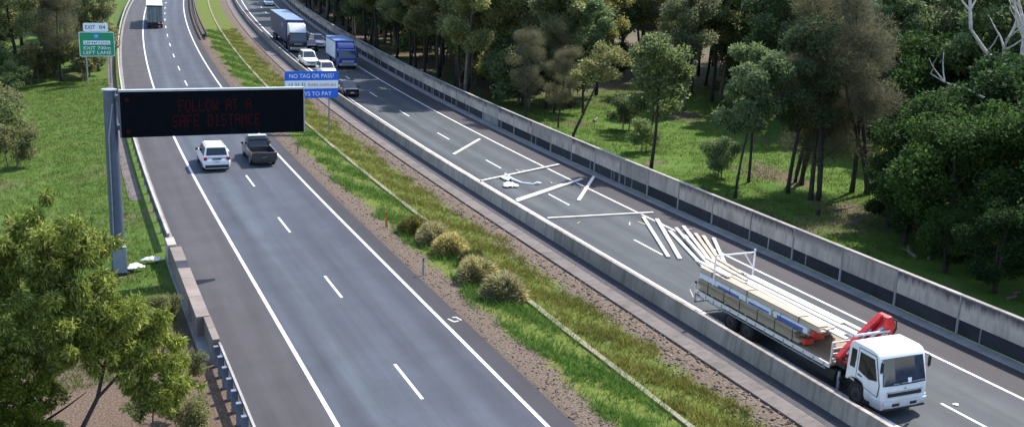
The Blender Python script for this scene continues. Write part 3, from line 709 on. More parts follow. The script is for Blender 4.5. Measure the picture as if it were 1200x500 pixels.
        MB().box(-wt * .95, wt * .95, y1 + .0, y2 + .0, zt + .004, zt + .02).obj('roof_skin', M['silver'], root, .01)
    place(root, n, Y, .004, back, extra); return root

car('white_suv', 'white four-wheel drive with roof rails driving away in the left outbound lane', 8.95, 76.9, 'white', 4.75, 1.92, 1.80, 'suv', False, 0, True)
car('grey_ute', 'dark grey ute with open tray in the right outbound lane', 12.55, 77.4, 'ute_paint', 5.3, 1.90, 1.80, 'ute')
car('dark_hatchback', 'dark small hatchback ahead of the traffic, right of the blue sign', 26.55, 104.2, 'dark_paint', 4.1, 1.76, 1.50, 'hatch', True)
car('white_car', 'white car half hidden behind the top of the blue toll sign', 27.1, 118.0, 'white', 4.5, 1.84, 1.62, 'suv', True)
car('pale_four_wheel_drive', 'white four-wheel drive directly in front of the navy semi-trailer', 26.55, 126.6, 'white', 4.9, 1.92, 1.85, 'suv', True)
car('dark_sedan', 'dark car beside the navy semi-trailer cab in the traffic queue', 29.3, 141.0, 'dark_paint', 4.5, 1.82, 1.45, 'hatch', True)
car('pale_people_mover', 'white wagon behind the blue curtain-sided truck', 31.0, 144.0, 'white', 4.7, 1.88, 1.75, 'suv', True)
car('distant_white_car', 'distant white car at the top of the inbound carriageway', 30.9, 211.0, 'white', 4.6, 1.85, 1.6, 'suv', True)

# --- box truck driving away at the top left
t_ = tag(empty('box_truck'), 'white-roofed box truck driving away at the far top of the left outbound lane', 'truck')
MB().box(-1.22, 1.22, -3.6, 8.4, .95, 3.62).obj('cargo_box', M['greyribs'], t_, .02)
MB().box(-1.24, 1.24, -3.62, 8.42, 3.625, 3.72).obj('box_roof', M['white'], t_, .02)
for k in range(7): MB().box(-1.17 + k * .39 - .03, -1.17 + k * .39 + .03, -3.64, -3.6, 1.0, 3.55).obj('door_rib', M['silver'] if k % 3 == 0 else M['grey_paint'], t_)
MB().box(-1.2, 1.2, -3.66, -3.6, 3.45, 3.6).obj('door_header', M['chassis'], t_)
MB().box(-.45, .45, -3.5, 10.4, .5, .94).obj('chassis', M['chassis'], t_); MB().box(-1.15, 1.15, -3.62, -3.5, .45, .75).obj('rear_bumper', M['chassis'], t_)
MB().prism([(8.6, .5), (10.4, .5), (10.45, 1.3), (10.2, 2.5), (8.6, 2.6)], -1.1, 1.1).obj('cab', M['white'], t_, .06)
for s in (-1, 1):
    for yy_ in (-2.2, -.9, 9.5): wheel(t_, s * 1.13, yy_, .45, .3)
    MB().box(*sorted((s * .75, s * 1.05)), -3.68, -3.62, .55, .68).obj('tail_light', M['taillight'], t_)
place(t_, 9.1, 177.6, .004)

# --- navy semi-trailer (front faces the camera, local front at +y)
s_ = tag(empty('semi_trailer'), 'navy curtain-sided semi-trailer with a white-topped cab leading the inbound queue', 'truck')
MB().prism([(-2.4, .45), (-.15, .45), (0, .62), (0, 1.45), (-.08, 1.55), (-.30, 2.62), (-.42, 2.70), (-2.4, 2.72)], -1.22, 1.22).obj('cab', M['dark_paint'], s_, .06)
MB().prism([(-2.4, 2.73), (-.36, 2.73), (-.55, 3.1), (-1.35, 3.85), (-2.4, 3.95)], -1.20, 1.20).obj('roof_deflector', M['white'], s_, .1)
MB().slab([(1.10, -.075, 1.60), (-1.10, -.075, 1.60), (-1.06, -.29, 2.60), (1.06, -.29, 2.60)], 0, .012, .03).obj('windscreen', M['windscreen'], s_)
MB().box(-.85, .85, -.02, .03, .85, 1.4).obj('grille', M['black'], s_, .01); MB().box(-1.2, 1.2, -.05, .06, .42, .78).obj('bumper', M['silver'], s_, .04)
MB().box(-.6, .6, .01, .05, 1.15, 1.30).obj('grille_trim', M['silver'], s_)
for s in (-1, 1):
    MB().box(*sorted((s * .8, s * 1.15)), .0, .07, .62, .80).obj('headlight', M['lamp'], s_, .01)
    MB().box(*sorted((s * 1.24, s * 1.42)), -.35, -.20, 1.7, 2.5).obj('mirror', M['black'], s_, .02)
    MB().slab([(s*1.22, -.45 if s > 0 else -1.45, 1.6), (s*1.22, -1.45 if s > 0 else -.45, 1.6), (s*1.22, -1.35 if s > 0 else -.55, 2.4), (s*1.22, -.55 if s > 0 else -1.35, 2.4)], 0, .012, .03).obj('side_window', M['glass'], s_)
    for yy_ in (-1.2, -4.6, -5.9, -15.2, -16.5, -17.7): wheel(s_, s * 1.22, yy_, .5, .34)
MB().box(-1.25, 1.25, -20.2, -3.2, 1.25, 4.2).obj('trailer_body', M['navy'], s_, .02); MB().box(-1.27, 1.27, -20.22, -3.18, 4.205, 4.30).obj('trailer_roof', M['slate_roof'], s_, .02)
MB().box(-.5, .5, -20, -1, .55, 1.24).obj('chassis', M['chassis'], s_)
for k in range(14):
    for s in (-1, 1): MB().box(*sorted((s * 1.252, s * 1.27)), -19.6 + k * 1.2, -19.52 + k * 1.2, 1.28, 4.15).obj('curtain_strap', M['chassis'], s_)
for s in (-1, 1): MB().box(*sorted((s * 1.262, s * 1.28)), -8.2, -6.2, 2.9, 3.5).obj('curtain_emblem', M['slate_roof'], s_)
place(s_, 27.2, 138.0, .004, True)

# --- blue rigid truck with pale curtain side
u_ = tag(empty('curtain_side_truck'), 'blue rigid truck with a pale curtain side in the outer inbound lane', 'truck')
MB().prism([(-1.9, .45), (-.1, .45), (0, .6), (0, 1.35), (-.22, 2.35), (-.35, 2.45), (-1.9, 2.48)], -1.15, 1.15).obj('cab', M['blue_paint'], u_, .06)
MB().slab([(1.05, -.012, 1.45), (-1.05, -.012, 1.45), (-1.0, -.20, 2.27), (1.0, -.20, 2.27)], 0, .014, .03).obj('windscreen', M['windscreen'], u_)
MB().box(-.8, .8, -.03, .02, .8, 1.1).obj('grille', M['silver'], u_, .01); MB().box(-1.14, 1.14, -.05, .05, .42, .72).obj('bumper', M['cabinet'], u_, .03)
MB().box(-1.2, 1.2, -8.6, -2.0, .95, 3.28).obj('cargo_body', M['blue_paint'], u_, .02); MB().box(-1.22, 1.22, -8.62, -1.98, 3.285, 3.36).obj('cargo_roof', M['blue_roof'], u_, .02)
MB().prism([(-1.98, 2.5), (-.75, 2.5), (-1.2, 3.0), (-1.98, 3.2)], -1.05, 1.05).obj('roof_deflector', M['blue_paint'], u_, .06)
for s in (-1, 1):
    MB().box(*sorted((s * 1.201, s * 1.225)), -8.45, -2.15, 1.1, 3.15).obj('side_curtain', M['curtain'], u_, .01)
    MB().box(*sorted((s * .75, s * 1.08)), .0, .06, .55, .72).obj('headlight', M['lamp'], u_, .01)
    MB().box(*sorted((s * 1.17, s * 1.34)), -.30, -.18, 1.5, 2.2).obj('mirror', M['black'], u_, .02)
    for yy_ in (-1.1, -6.6): wheel(u_, s * 1.16, yy_, .45, .3)
MB().box(-.45, .45, -8.4, -.6, .5, .94).obj('chassis', M['chassis'], u_)
place(u_, 30.6, 121.4, .004, True)

# --- flatbed crane truck: local front at y=0 facing -Y, rear towards +Y, x as world
T = tag(empty('crane_truck', (28.35, 26.95, .004)), 'white flatbed truck with a red folded crane and a strapped timber load', 'truck')
side = [(-.02, .50), (-.02, .98), (.02, 1.26), (.30, 2.34), (.42, 2.46), (.62, 2.52), (1.62, 2.54), (1.78, 2.46), (1.84, 2.30), (1.86, .95), (1.74, .92), (1.66, 1.02), (1.50, 1.12), (1.22, 1.14), (.98, 1.08), (.84, .92), (.80, .62), (.72, .50)]
cabm = MB()
def xin(y, z):     # narrows towards the front corners and the roof
    return 1.17 - .06 * max(0, 1 - max(0, y) / .35) - .05 * max(0, (z - 1.3) / 1.25)
secs = [[(-xin(y, z), y, z) for y, z in side], [(-xin(y, z) * .5, y - (.05 if y < .5 else 0), z + (.015 if z > 2.4 else 0)) for y, z in side], [(xin(y, z) * .5, y - (.05 if y < .5 else 0), z + (.015 if z > 2.4 else 0)) for y, z in side], [(xin(y, z), y, z) for y, z in side]]
cabm.loft(secs).obj('cab', M['white_cab'], T, .035, seg=3)
ws = [(-1.02, -.005, 1.29), (-.5, -.055, 1.29), (.5, -.055, 1.29), (1.02, -.005, 1.29), (.96, .255, 2.27), (.48, .20, 2.30), (-.48, .20, 2.30), (-.96, .255, 2.27)]
wsm = MB(); d_ = Vector((0, -.97, .25)) * .022
wsm.add([Vector(p) + d_ for p in ws] + [Vector(p) - d_ for p in ws], [(0, 1, 6, 7), (1, 2, 5, 6), (2, 3, 4, 5), (8, 15, 14, 9), (9, 14, 13, 10), (10, 13, 12, 11), (0, 8, 9, 1), (1, 9, 10, 2), (2, 10, 11, 3), (3, 11, 12, 4), (4, 12, 13, 5), (5, 13, 14, 6), (6, 14, 15, 7), (7, 15, 8, 0)])
wso = wsm.obj('windscreen', M['windscreen'], T)
MB().slab([(.10, -.082, 1.36), (.25, -.082, 1.36), (.27, -.04, 1.54), (.08, -.04, 1.54)], 0, .012, .01).obj('dash_paper', M['sign_white'], wso)
MB().slab([(-.62, -.082, 1.34), (.95, -.05, 1.36), (.95, -.042, 1.39), (-.62, -.074, 1.38)], 0, .014, .01).obj('wiper', M['cabinet'], wso)
MB().slab([(-.95, -.04, 1.33), (-.30, -.075, 1.34), (-.10, -.07, 1.44), (-.13, -.07, 1.45)], 0, .016, .01).obj('wiper', M['black'], wso)
MB().box(-.80, .80, -.10, -.03, .86, 1.00).obj('grille', M['black'], T, .01); MB().box(-.86, .86, -.09, -.02, 1.03, 1.06).obj('grille_trim', M['silver'], T)
em = MB()
for a in (90, 210, 330):
    ca, sa = math.cos(R_(a)), math.sin(R_(a)); em.prism([(0, 1.15), (.028 * math.cos(R_(a+50)), 1.15 + .028 * math.sin(R_(a+50))), (.06 * ca, 1.15 + .06 * sa), (.028 * math.cos(R_(a-50)), 1.15 + .028 * math.sin(R_(a-50)))], -.095, -.075, 'y')
em.obj('emblem', M['silver'], T)
bm_ = MB(); bm_.loft([[(-1.16, .18, z0) for z0 in ()] or [(-1.17, .45, .40), (-1.17, .45, .78), (-1.17, .25, .78), (-1.17, .25, .40)], [(-1.12, .42, .36), (-1.12, .42, .80), (-1.10, -.06, .80), (-1.10, -.06, .36)], [(-.6, .42, .36), (-.6, .42, .80), (-.6, -.13, .80), (-.6, -.13, .36)], [(.6, .42, .36), (.6, .42, .80), (.6, -.13, .80), (.6, -.13, .36)], [(1.12, .42, .36), (1.12, .42, .80), (1.10, -.06, .80), (1.10, -.06, .36)], [(1.17, .45, .40), (1.17, .45, .78), (1.17, .25, .78), (1.17, .25, .40)]])
bm_.obj('bumper', M['white_cab'], T, .03)
MB().box(-.98, 1.0, -.15, -.11, .36, .43).obj('bumper_lip', M['chassis'], T)
for s in (-1, 1):
    MB().box(*sorted((s * .66, s * 1.02)), -.145, -.08, .56, .70).obj('headlight', M['lamp'], T, .015); MB().box(*sorted((s * 1.03, s * 1.115)), -.10, .02, .57, .69).obj('indicator', M['lamp'], T, .01)
    MB().box(*sorted((s * .26, s * .60)), -.140, -.12, .48, .60).obj('fog_light', M['black'], T, .01)
    def sidepoly(pts, off, th, mat, name, bev=0):
        if s < 0: pts = pts[::-1]
        return MB().slab([(s * xin(y, z), y, z) for y, z in pts], 0, off, th).obj(name, M[mat], T, bev)
    sidepoly([(.135, .83), (.80, .95), (.97, 1.14), (1.31, 1.18), (1.33, 2.39), (.40, 2.37), (.085, 1.28)], .004, .02, 'chassis', 'door_seam')
    sidepoly([(.16, .86), (.80, .98), (.95, 1.16), (1.28, 1.20), (1.30, 2.36), (.42, 2.34), (.12, 1.28)], .010, .03, 'white_cab', 'door', .004)
    sidepoly([(.22, 1.44), (.62, 1.36), (1.20, 1.52), (1.22, 2.24), (.46, 2.22)], .022, .03, 'glass', 'door_window')
    sidepoly([(1.42, 1.52), (1.68, 1.52), (1.68, 2.24), (1.42, 2.24)], .016, .03, 'glass', 'quarter_window')
    sidepoly([(.98, 1.30), (1.20, 1.33), (1.20, 1.38), (.98, 1.35)], .024, .02, 'black', 'door_handle')
    sidepoly([(1.36, .98), (1.60, 1.02), (1.60, 1.10), (1.36, 1.08)][::1], .012, .02, 'silver', 'side_badge')
    mbx = MB(); mbx.tube([(s * 1.06, .22, 2.28), (s * 1.15, .06, 2.30), (s * 1.16, .06, 1.8)], .02, 6); mbx.obj('mirror_arm', M['black'], T)
    MB().box(*sorted((s * 1.09, s * 1.21)), .01, .09, 1.84, 2.26).obj('mirror', M['black'], T, .03)
    MB().box(*sorted((s * .92, s * 1.15)), .52, .78, .36, .48).obj('step', M['chassis'], T, .01)
    wheel(T, s * 1.10, 1.24, .48, .28, 'wheel', 'rim_shaded')
    for yy_ in (8.2, 9.45): wheel(T, s * 1.14, yy_, .48, .5, 'wheel', 'rim_shaded')
    MB().box(*sorted((s * .34, s * .46)), .9, 12.1, .62, .92).obj('chassis_rail', M['chassis'], T)
    MB().box(*sorted((s * .55, s * 1.05)), 2.6, 4.2, .42, .90).obj('side_tank', M['chassis'], T, .06)
    MB().box(*sorted((s * 1.0, s * 1.17)), 7.4, 10.3, .98, 1.03).obj('mudguard', M['chassis'], T)
MB().box(-.24, .24, -.155, -.13, .50, .62).obj('number_plate', M['plate'], T)
MB().box(-.9, .9, 1.92, 2.0, 2.52, 2.62).obj('roof_bar', M['steel'], T, .02)
# deck
MB().box(-1.17, 1.17, 2.72, 12.3, 1.05, 1.14).obj('deck', M['ply'], T, .01)
for k in range(17): MB().box(-1.10, 1.10, 2.95 + .56 * k, 3.02 + .56 * k, .93, 1.045).obj('deck_bearer', M['chassis'], T)
for s in (-1, 1):
    MB().box(*sorted((s * 1.175, s * 1.235)), 2.72, 12.3, .98, 1.15).obj('side_rail', M['rail_cream'], T, .01)
    MB().box(*sorted((s * 1.236, s * 1.262)), 2.9, 12.1, .88, .93).obj('rope_rail', M['steel'], T)
    for k in range(15): MB().box(*sorted((s * 1.236, s * 1.258)), 3.0 + .64 * k, 3.05 + .64 * k, .931, 1.12).obj('rope_hook', M['steel'], T)
hb = MB()
for x in (-1.12, -.38, .38, 1.12): hb.bar((x, 2.78, 1.14), (x, 2.78, 2.02), .06, .07)
hb.obj('headboard_post', M['rail_cream'], T)
for z in (1.30, 1.52, 1.74, 2.0): MB().bar((-1.16, 2.78, z), (1.16, 2.78, z), .05, .06).obj('headboard_rail', M['rail_cream'], T)
# rear stake gate and rear frame
rg = MB(); rg.bar((1.13, 11.1, 1.14), (1.13, 11.1, 3.28), .06, .06); rg.bar((-1.05, 11.1, 3.12), (1.13, 11.1, 3.12), .06, .06); rg.bar((1.13, 11.1, 2.35), (.55, 11.1, 3.10), .05, .05); rg.bar((-1.05, 11.1, 1.14), (-1.05, 11.1, 3.13), .06, .06); rg.obj('rear_gate', M['white_cab'], T)
rf = MB(); rf.box(-1.2, -1.12, 12.32, 12.4, .45, 1.50); rf.box(-1.2, -.7, 12.32, 12.4, 1.42, 1.50); rf.bar((-1.16, 12.36, .5), (-.6, 12.36, .5), .06, .06); rf.box(1.12, 1.2, 12.32, 12.4, .45, 1.45); rf.bar((-1.16, 12.36, .5), (1.16, 12.36, .5), .08, .1); rf.bar((-1.17, 12.4, 1.45), (-1.17, 12.85, 1.0), .05, .05); rf.bar((-1.17, 12.4, .6), (-1.17, 12.85, 1.0), .05, .05); rf.obj('rear_frame', M['rail_cream'], T)
for s in (-1, 1): MB().box(*sorted((s * .7, s * 1.05)), 12.34, 12.42, .75, .90).obj('tail_light', M['taillight'], T)
# crane
cr = MB(); cr.box(-.55, .55, 2.05, 2.62, .95, 1.55); cr.obj('crane_base', M['black'], T, .03)
MB().cyl((.0, 2.34), .22, 1.5, 2.3, 'z', 16).obj('crane_column', M['red'], T)
MB().bar((-1.10, 2.38, 1.42), (.86, 2.38, 3.02), .24, .42).obj('crane_main_boom', M['red'], T, .03)
MB().bar((-.98, 2.12, 1.34), (.92, 2.12, 2.90), .18, .32).obj('crane_outer_boom', M['red'], T, .025)
MB().bar((-.70, 2.62, 1.75), (.75, 2.62, 2.94), .10, .12).obj('crane_extension', M['red'], T, .015)
MB().prism([(.50, 2.50), (1.12, 2.36), (1.22, 2.80), (.98, 3.14), (.72, 3.10)], 2.00, 2.60, 'y').obj('crane_knuckle', M['red'], T, .04)
cyl_ = MB(); cyl_.tube([(-.55, 2.02, 1.95), (.55, 2.02, 2.72)], .055, 8); cyl_.tube([(-.9, 2.22, 1.72), (.2, 2.25, 2.60)], .05, 8); cyl_.obj('crane_ram', M['steel'], T)
hs = MB(); hs.tube([(.95, 2.05, 3.05), (1.22, 2.0, 2.95), (1.30, 2.05, 2.6), (1.15, 2.1, 2.2)], .05, 6); hs.tube([(1.0, 2.3, 3.05), (1.3, 2.25, 2.9), (1.34, 2.3, 2.5), (1.1, 2.3, 1.9)], .05, 6); hs.obj('crane_hose', M['black'], T)
MB().box(-1.05, -.6, 2.05, 2.6, 1.15, 1.6).obj('control_valve', M['chassis'], T, .03); MB().box(-1.1, 1.1, 2.2, 2.4, .62, .78).obj('stabiliser_beam', M['chassis'], T, .01)
for s in (-1, 1): MB().cyl((s * 1.06, 2.3), .06, .25, .98, 'z', 10).obj('stabiliser_leg', M['steel'], T)

# load: packs stay top-level things of their own
def pack(label, x0, x1, y0, y1, z0, z1, rows, cols, mat, wrap=None, name='timber_pack', yaw=0.0, straps=(-2.6, .1, 2.7)):
    r = tag(empty(name, (28.35 + (x0 + x1) / 2, 26.95 + (y0 + y1) / 2, z0 + .004)), label, 'timber pack', 'timber packs on the flatbed truck')
    r.rotation_euler = (0, 0, yaw)
    W_ = x1 - x0; L_ = y1 - y0; pr_ = random.Random(len(label))
    for a in range(rows):
        for b_ in range(cols):
            bw = W_ / cols; bh = (z1 - z0) / rows; sh_ = pr_.uniform(-.012, .012); e = pr_.uniform(-.22, .22)
            MB().box(-W_/2 + b_ * bw + .005 + sh_, -W_/2 + (b_+1) * bw - .005 + sh_, -L_/2 + e, L_/2 + e * .5, a * bh + .003, (a+1) * bh - .003).obj('board', M[mat], r)
    for yk in straps:
        st_ = MB(); h = z1 - z0 + .010; x = W_ / 2 + .010
        for a, b_ in (((-x, .0), (-x, h)), ((-x, h), (x, h)), ((x, h), (x, 0))): st_.bar((a[0], yk, a[1]), (b_[0], yk + pr_.uniform(-.03, .03), b_[1]), .035, .010)
        st_.obj('strap', M['strap'], r)
    if wrap:
        y = -L_/2 - .03
        while y < L_/2 - .3:      # torn film sleeves of uneven length
            e = min(L_/2 - .05, y + pr_.uniform(1.1, 2.6)); o = MB().box(-W_/2 - .008, W_/2 + .008, y, e, pr_.uniform(0, .03), z1 - z0 + .008).obj('wrap_film', M[wrap], r, .01)
            if pr_.random() < .8: q = pr_.uniform(.1, .5); MB().box(-W_/2 - .013, -W_/2 - .0085, y + q, e - pr_.uniform(0, .4), .02 + pr_.uniform(0, .05), (z1 - z0) * pr_.uniform(.45, .8)).obj('printed_band', M['wrap_blue'], r)
            y = e + pr_.uniform(.02, .25)
    return r
def bearers(zb):
    for k in range(5):
        o = MB().box(-1.08, 1.08, -.045, .045, 0, .07).obj('timber_bearer', M['tan']); o.location = (28.35, 26.95 + 5.4 + 1.55 * k, zb + .004)
        tag(o, 'small tan cross bearer under the timber packs on the flatbed', 'bearer', 'cross bearers under the timber packs')
bearers(1.14)
pack('brown timber pack lying lowest on the flatbed along its near side', -1.12, -.02, 4.9, 12.1, 1.212, 1.70, 6, 4, 'brown', None, yaw=.004, straps=(-3.3, -2.1, -.9, .4, 1.6, 2.9))
pack('brown timber pack lying lowest on the flatbed along its far side', .02, 1.12, 5.1, 11.8, 1.212, 1.70, 6, 4, 'brown')
pack('white and blue film-wrapped pack in the middle tier of the truck load', -1.04, -.10, 4.5, 12.3, 1.704, 1.96, 3, 3, 'tan', 'wrap_white', yaw=.008, straps=(-2.2, 1.4))
pack('plain tan timber pack in the middle tier behind the film-wrapped one', -.02, 1.05, 4.8, 11.9, 1.704, 1.96, 3, 3, 'tan')
pack('tan timber pack on top of the truck load along its near side', -.96, -.46, 3.8, 12.3, 1.975, 2.22, 4, 2, 'tan', None, yaw=.012, straps=(-2.9, .6, 3.3))
for x, z, y0, lab in ((-.78, 1.23, 4.62, 'lower near'), (-.28, 1.40, 4.60, 'inner'), (-.72, 1.72, 4.22, 'film-wrapped')):
    o = MB().box(-.24, .24, -.10, .10, 0, .23).obj('end_cover', M['wrap_red'], None, .02); o.location = (28.35 + x, 26.95 + y0, z)
    tag(o, 'red end cover on the ' + lab + ' timber pack facing the crane', 'end cover')
lr = random.Random(8)
top_l = [(-.34, 2.9, 11.9, 1.975), (-.10, 3.3, 12.0, 1.975), (.14, 2.5, 11.4, 1.975), (.38, 3.0, 11.8, 1.975), (.62, 2.0, 11.5, 1.975), (.86, 3.4, 11.6, 1.975), (-.20, 3.9, 11.7, 2.062), (.22, 2.75, 11.2, 2.062), (.52, 4.2, 11.8, 2.062), (.76, 2.3, 10.4, 2.062)]
words = ['innermost of', 'second across of', 'third across of', 'fourth across of', 'foremost of', 'outermost of', 'upper innermost of', 'upper second of', 'upper third of', 'upper outermost of']
def plank(label, a, b_, wd=.19, th=.07, mat='pine', group=None, roll=0.0, cat='timber plank'):
    a, b_ = Vector(a), Vector(b_); d = b_ - a; L_ = d.length
    o = MB().box(-wd/2, wd/2, -L_/2, L_/2, 0, th).obj('timber_plank', M[mat], None, .004)
    q = d.to_track_quat('Y', 'Z'); o.rotation_euler = (q @ Matrix.Rotation(roll, 3, 'Y').to_quaternion()).to_euler(); o.location = (a + b_) / 2
    return tag(o, label, cat, group)
for k, (x, y0, y1, z) in enumerate(top_l):
    plank(words[k] + ' the long white planks laid along the load top', (28.35 + x, 26.95 + y0, z + .004), (28.35 + x + lr.uniform(-.12, .12), 26.95 + y1 + .3, z + .004), .21, .082, 'pine', 'white planks on top of the load')
# planks slid off the tail onto the road
fan = [((29.45, 40.15, .01), (32.0, 47.9, .01), 'leftmost', 'pine'), ((29.75, 40.25, .01), (32.75, 48.3, .01), 'second from the left', 'pine'), ((30.05, 40.35, .10), (33.35, 48.4, .01), 'third from the left', 'pine'),
       ((30.2, 40.3, .19), (33.0, 46.6, .10), 'middle upper one', 'tan'), ((30.45, 40.2, .11), (33.3, 46.2, .02), 'second from the right', 'tan'), ((30.75, 40.4, .02), (33.6, 45.6, .02), 'rightmost', 'pine'), ((29.6, 40.0, .20), (31.9, 46.0, .11), 'upper one on the left side', 'pine')]
for k, (a, b_, lab, mt) in enumerate(fan): plank(lab + ' of the planks fanned on the road behind the truck', P(*a), P(*b_), .21, .09, mt, 'planks fanned behind the truck')
Zp = .008
road_planks = [((27.26, 72.9), (31.55, 77.5), .22, 'short diagonal plank farthest up the road from the truck', 0), ((26.1, 64.0), (33.72, 66.25), .24, 'long plank across both lanes touching the crumpled plastic', .03),
   ((26.2, 57.85), (33.2, 61.45), .26, 'wide plank lying diagonally across both lanes below the plastic', .03), ((26.3, 58.25), (31.2, 60.75), .16, 'shorter plank resting against the wide diagonal plank', .0),
   ((30.1, 56.4), (34.4, 61.8), .22, 'steep diagonal plank reaching over the outer edge line', .01), ((26.3, 53.4), (33.3, 51.8), .15, 'thin plank lying straight across both lanes', .0),
   ((32.1, 51.1), (29.0, 43.7), .22, 'left one of the twin planks lying before the truck tail', .0), ((32.7, 50.4), (29.45, 43.2), .24, 'right one of the twin planks lying before the truck tail', .0)]
for a, b_, wd, lab, up in road_planks: plank(lab, P(*a, Zp), P(*b_, Zp + up), wd, .09, 'pine')

# crumpled plastic film and strap on the road
def crumple(label, n, Y, sx, sy, h, seed, rot=0):
    r = np.random.default_rng(seed); k = 15; V = []; F = []
    for i in range(k):
        for j in range(k):
            x, y = i / (k-1) * 2 - 1, j / (k-1) * 2 - 1; d = math.sqrt(x*x + y*y) / 1.35
            edge = 1 + .25 * math.sin(3 * math.atan2(y, x) + seed) 
            V.append((x * sx * edge, y * sy * edge, max(.01, h * (1 - d ** 1.5) * (.55 + .9 * r.random())) + .006))
    for i in range(k-1):
        for j in range(k-1):
            xc, yc = (i + .5) / (k-1) * 2 - 1, (j + .5) / (k-1) * 2 - 1
            if xc*xc + yc*yc < 1.0: F.append((i*k+j, (i+1)*k+j, (i+1)*k+j+1, i*k+j+1))
    o = link('plastic_film', np_mesh('plastic_film', V, np.array(F)), M['plastic']); md = o.modifiers.new('thick', 'SOLIDIFY'); md.thickness = .006
    o.location = P(n, Y, .0); o.rotation_euler = (0, 0, rot); return tag(o, label, 'plastic film')
for k, (x, y0, y1, z) in enumerate(((-.72, 10.4, 13.4, 2.23), (-.40, 9.6, 13.0, 2.15), (-.05, 10.0, 13.6, 2.15), (.30, 10.8, 13.2, 2.15))):
    plank(['near', 'second', 'third', 'far'][k] + ' board overhanging the tail of the truck load', (28.35 + x, 26.95 + y0, z + .03), (28.35 + x + .22, 26.95 + y1, z - .10 + .05 * k), .2, .08, 'tan' if k % 2 else 'pine', 'boards overhanging the truck tail')
crumple('crumpled white plastic film beside the inner edge line of the inbound road', 27.42, 61.9, .52, .60, .26, 4, .3)
crumple('small crumpled white plastic scrap between the film and the long plank', 27.9, 63.9, .22, .55, .2, 9, .2)
st_ = MB(); pts = [(28.5, 65.3, .05), (28.32, 64.2, .10), (28.22, 63.1, .12), (28.55, 62.3, .04), (29.15, 61.65, .04), (29.45, 61.6, .12), (29.9, 61.75, .03)]
st_.tube([P(*q) for q in pts], [.08, .10, .12, .07, .06, .11, .03], 7); tag(st_.obj('plastic_strap', M['plastic'], None, 0, True), 'twisted white plastic strip trailing across the road from the long plank', 'plastic strip')
crumple('small white scrap on the road ahead of the truck, right of its front corner', 31.2 - 1.75, 24.2, .12, .10, .06, 7)
sr = random.Random(17)
for k in range(9):
    n = sr.uniform(27.5, 33.5); Y = sr.uniform(43, 66); a = sr.uniform(0, 3.14); q = P(n, Y, .008)
    o = MB().prism([(-.06, -.35), (.02, -.42), (.07, .30), (-.01, .45)], 0, .03, 'z').obj('timber_splinter', M['tan']); o.location = q; o.rotation_euler = (0, 0, a); sc_ = sr.uniform(.5, 1.1); o.scale = (sc_, sc_, 1)
    tag(o, 'small broken timber splinter scattered on the road among the planks', 'splinter', 'splinters among the planks')
# rags by the gantry pole
crumple('white rag lying beside the message sign pole base', 1.75, 53.9, .40, .3, .25, 2)
crumple('pale rag lying between the message sign pole and the parapet', 2.75, 54.9, .5, .22, .2, 5)

# ------------------------------------------------------------------ vegetation
def leaves(centres, radii, counts, rng, length, width, droop=.0, up=.0, squash=.75):
    """diamond leaves scattered through clump ellipsoids"""
    cs, rs = [], []
    for c_, r_, k in zip(centres, radii, counts): cs.append(np.repeat(np.array([c_]), k, 0)); rs.append(np.full(k, r_))
    c_ = np.concatenate(cs); r_ = np.concatenate(rs); n = len(c_)
    d = rng.normal(size=(n, 3)); d /= np.linalg.norm(d, axis=1, keepdims=True)
    p = c_ + d * (r_ * rng.random(n) ** .45)[:, None] * [1, 1, squash]
    a = rng.normal(size=(n, 3)) + d * .7; a[:, 2] += up - droop; a /= np.linalg.norm(a, axis=1, keepdims=True)
    b = np.cross(a, rng.normal(size=(n, 3))); b /= np.linalg.norm(b, axis=1, keepdims=True) + 1e-9
    L = length * (.6 + .8 * rng.random(n))[:, None]; W = width * (.6 + .8 * rng.random(n))[:, None]
    V = np.stack([p, p + a * L * .45 + b * W, p + a * L, p + a * L * .45 - b * W], 1).reshape(-1, 3)
    return V, np.arange(n * 4).reshape(-1, 4)
def rot_v(v, axis, ang): return Matrix.Rotation(ang, 3, axis) @ v

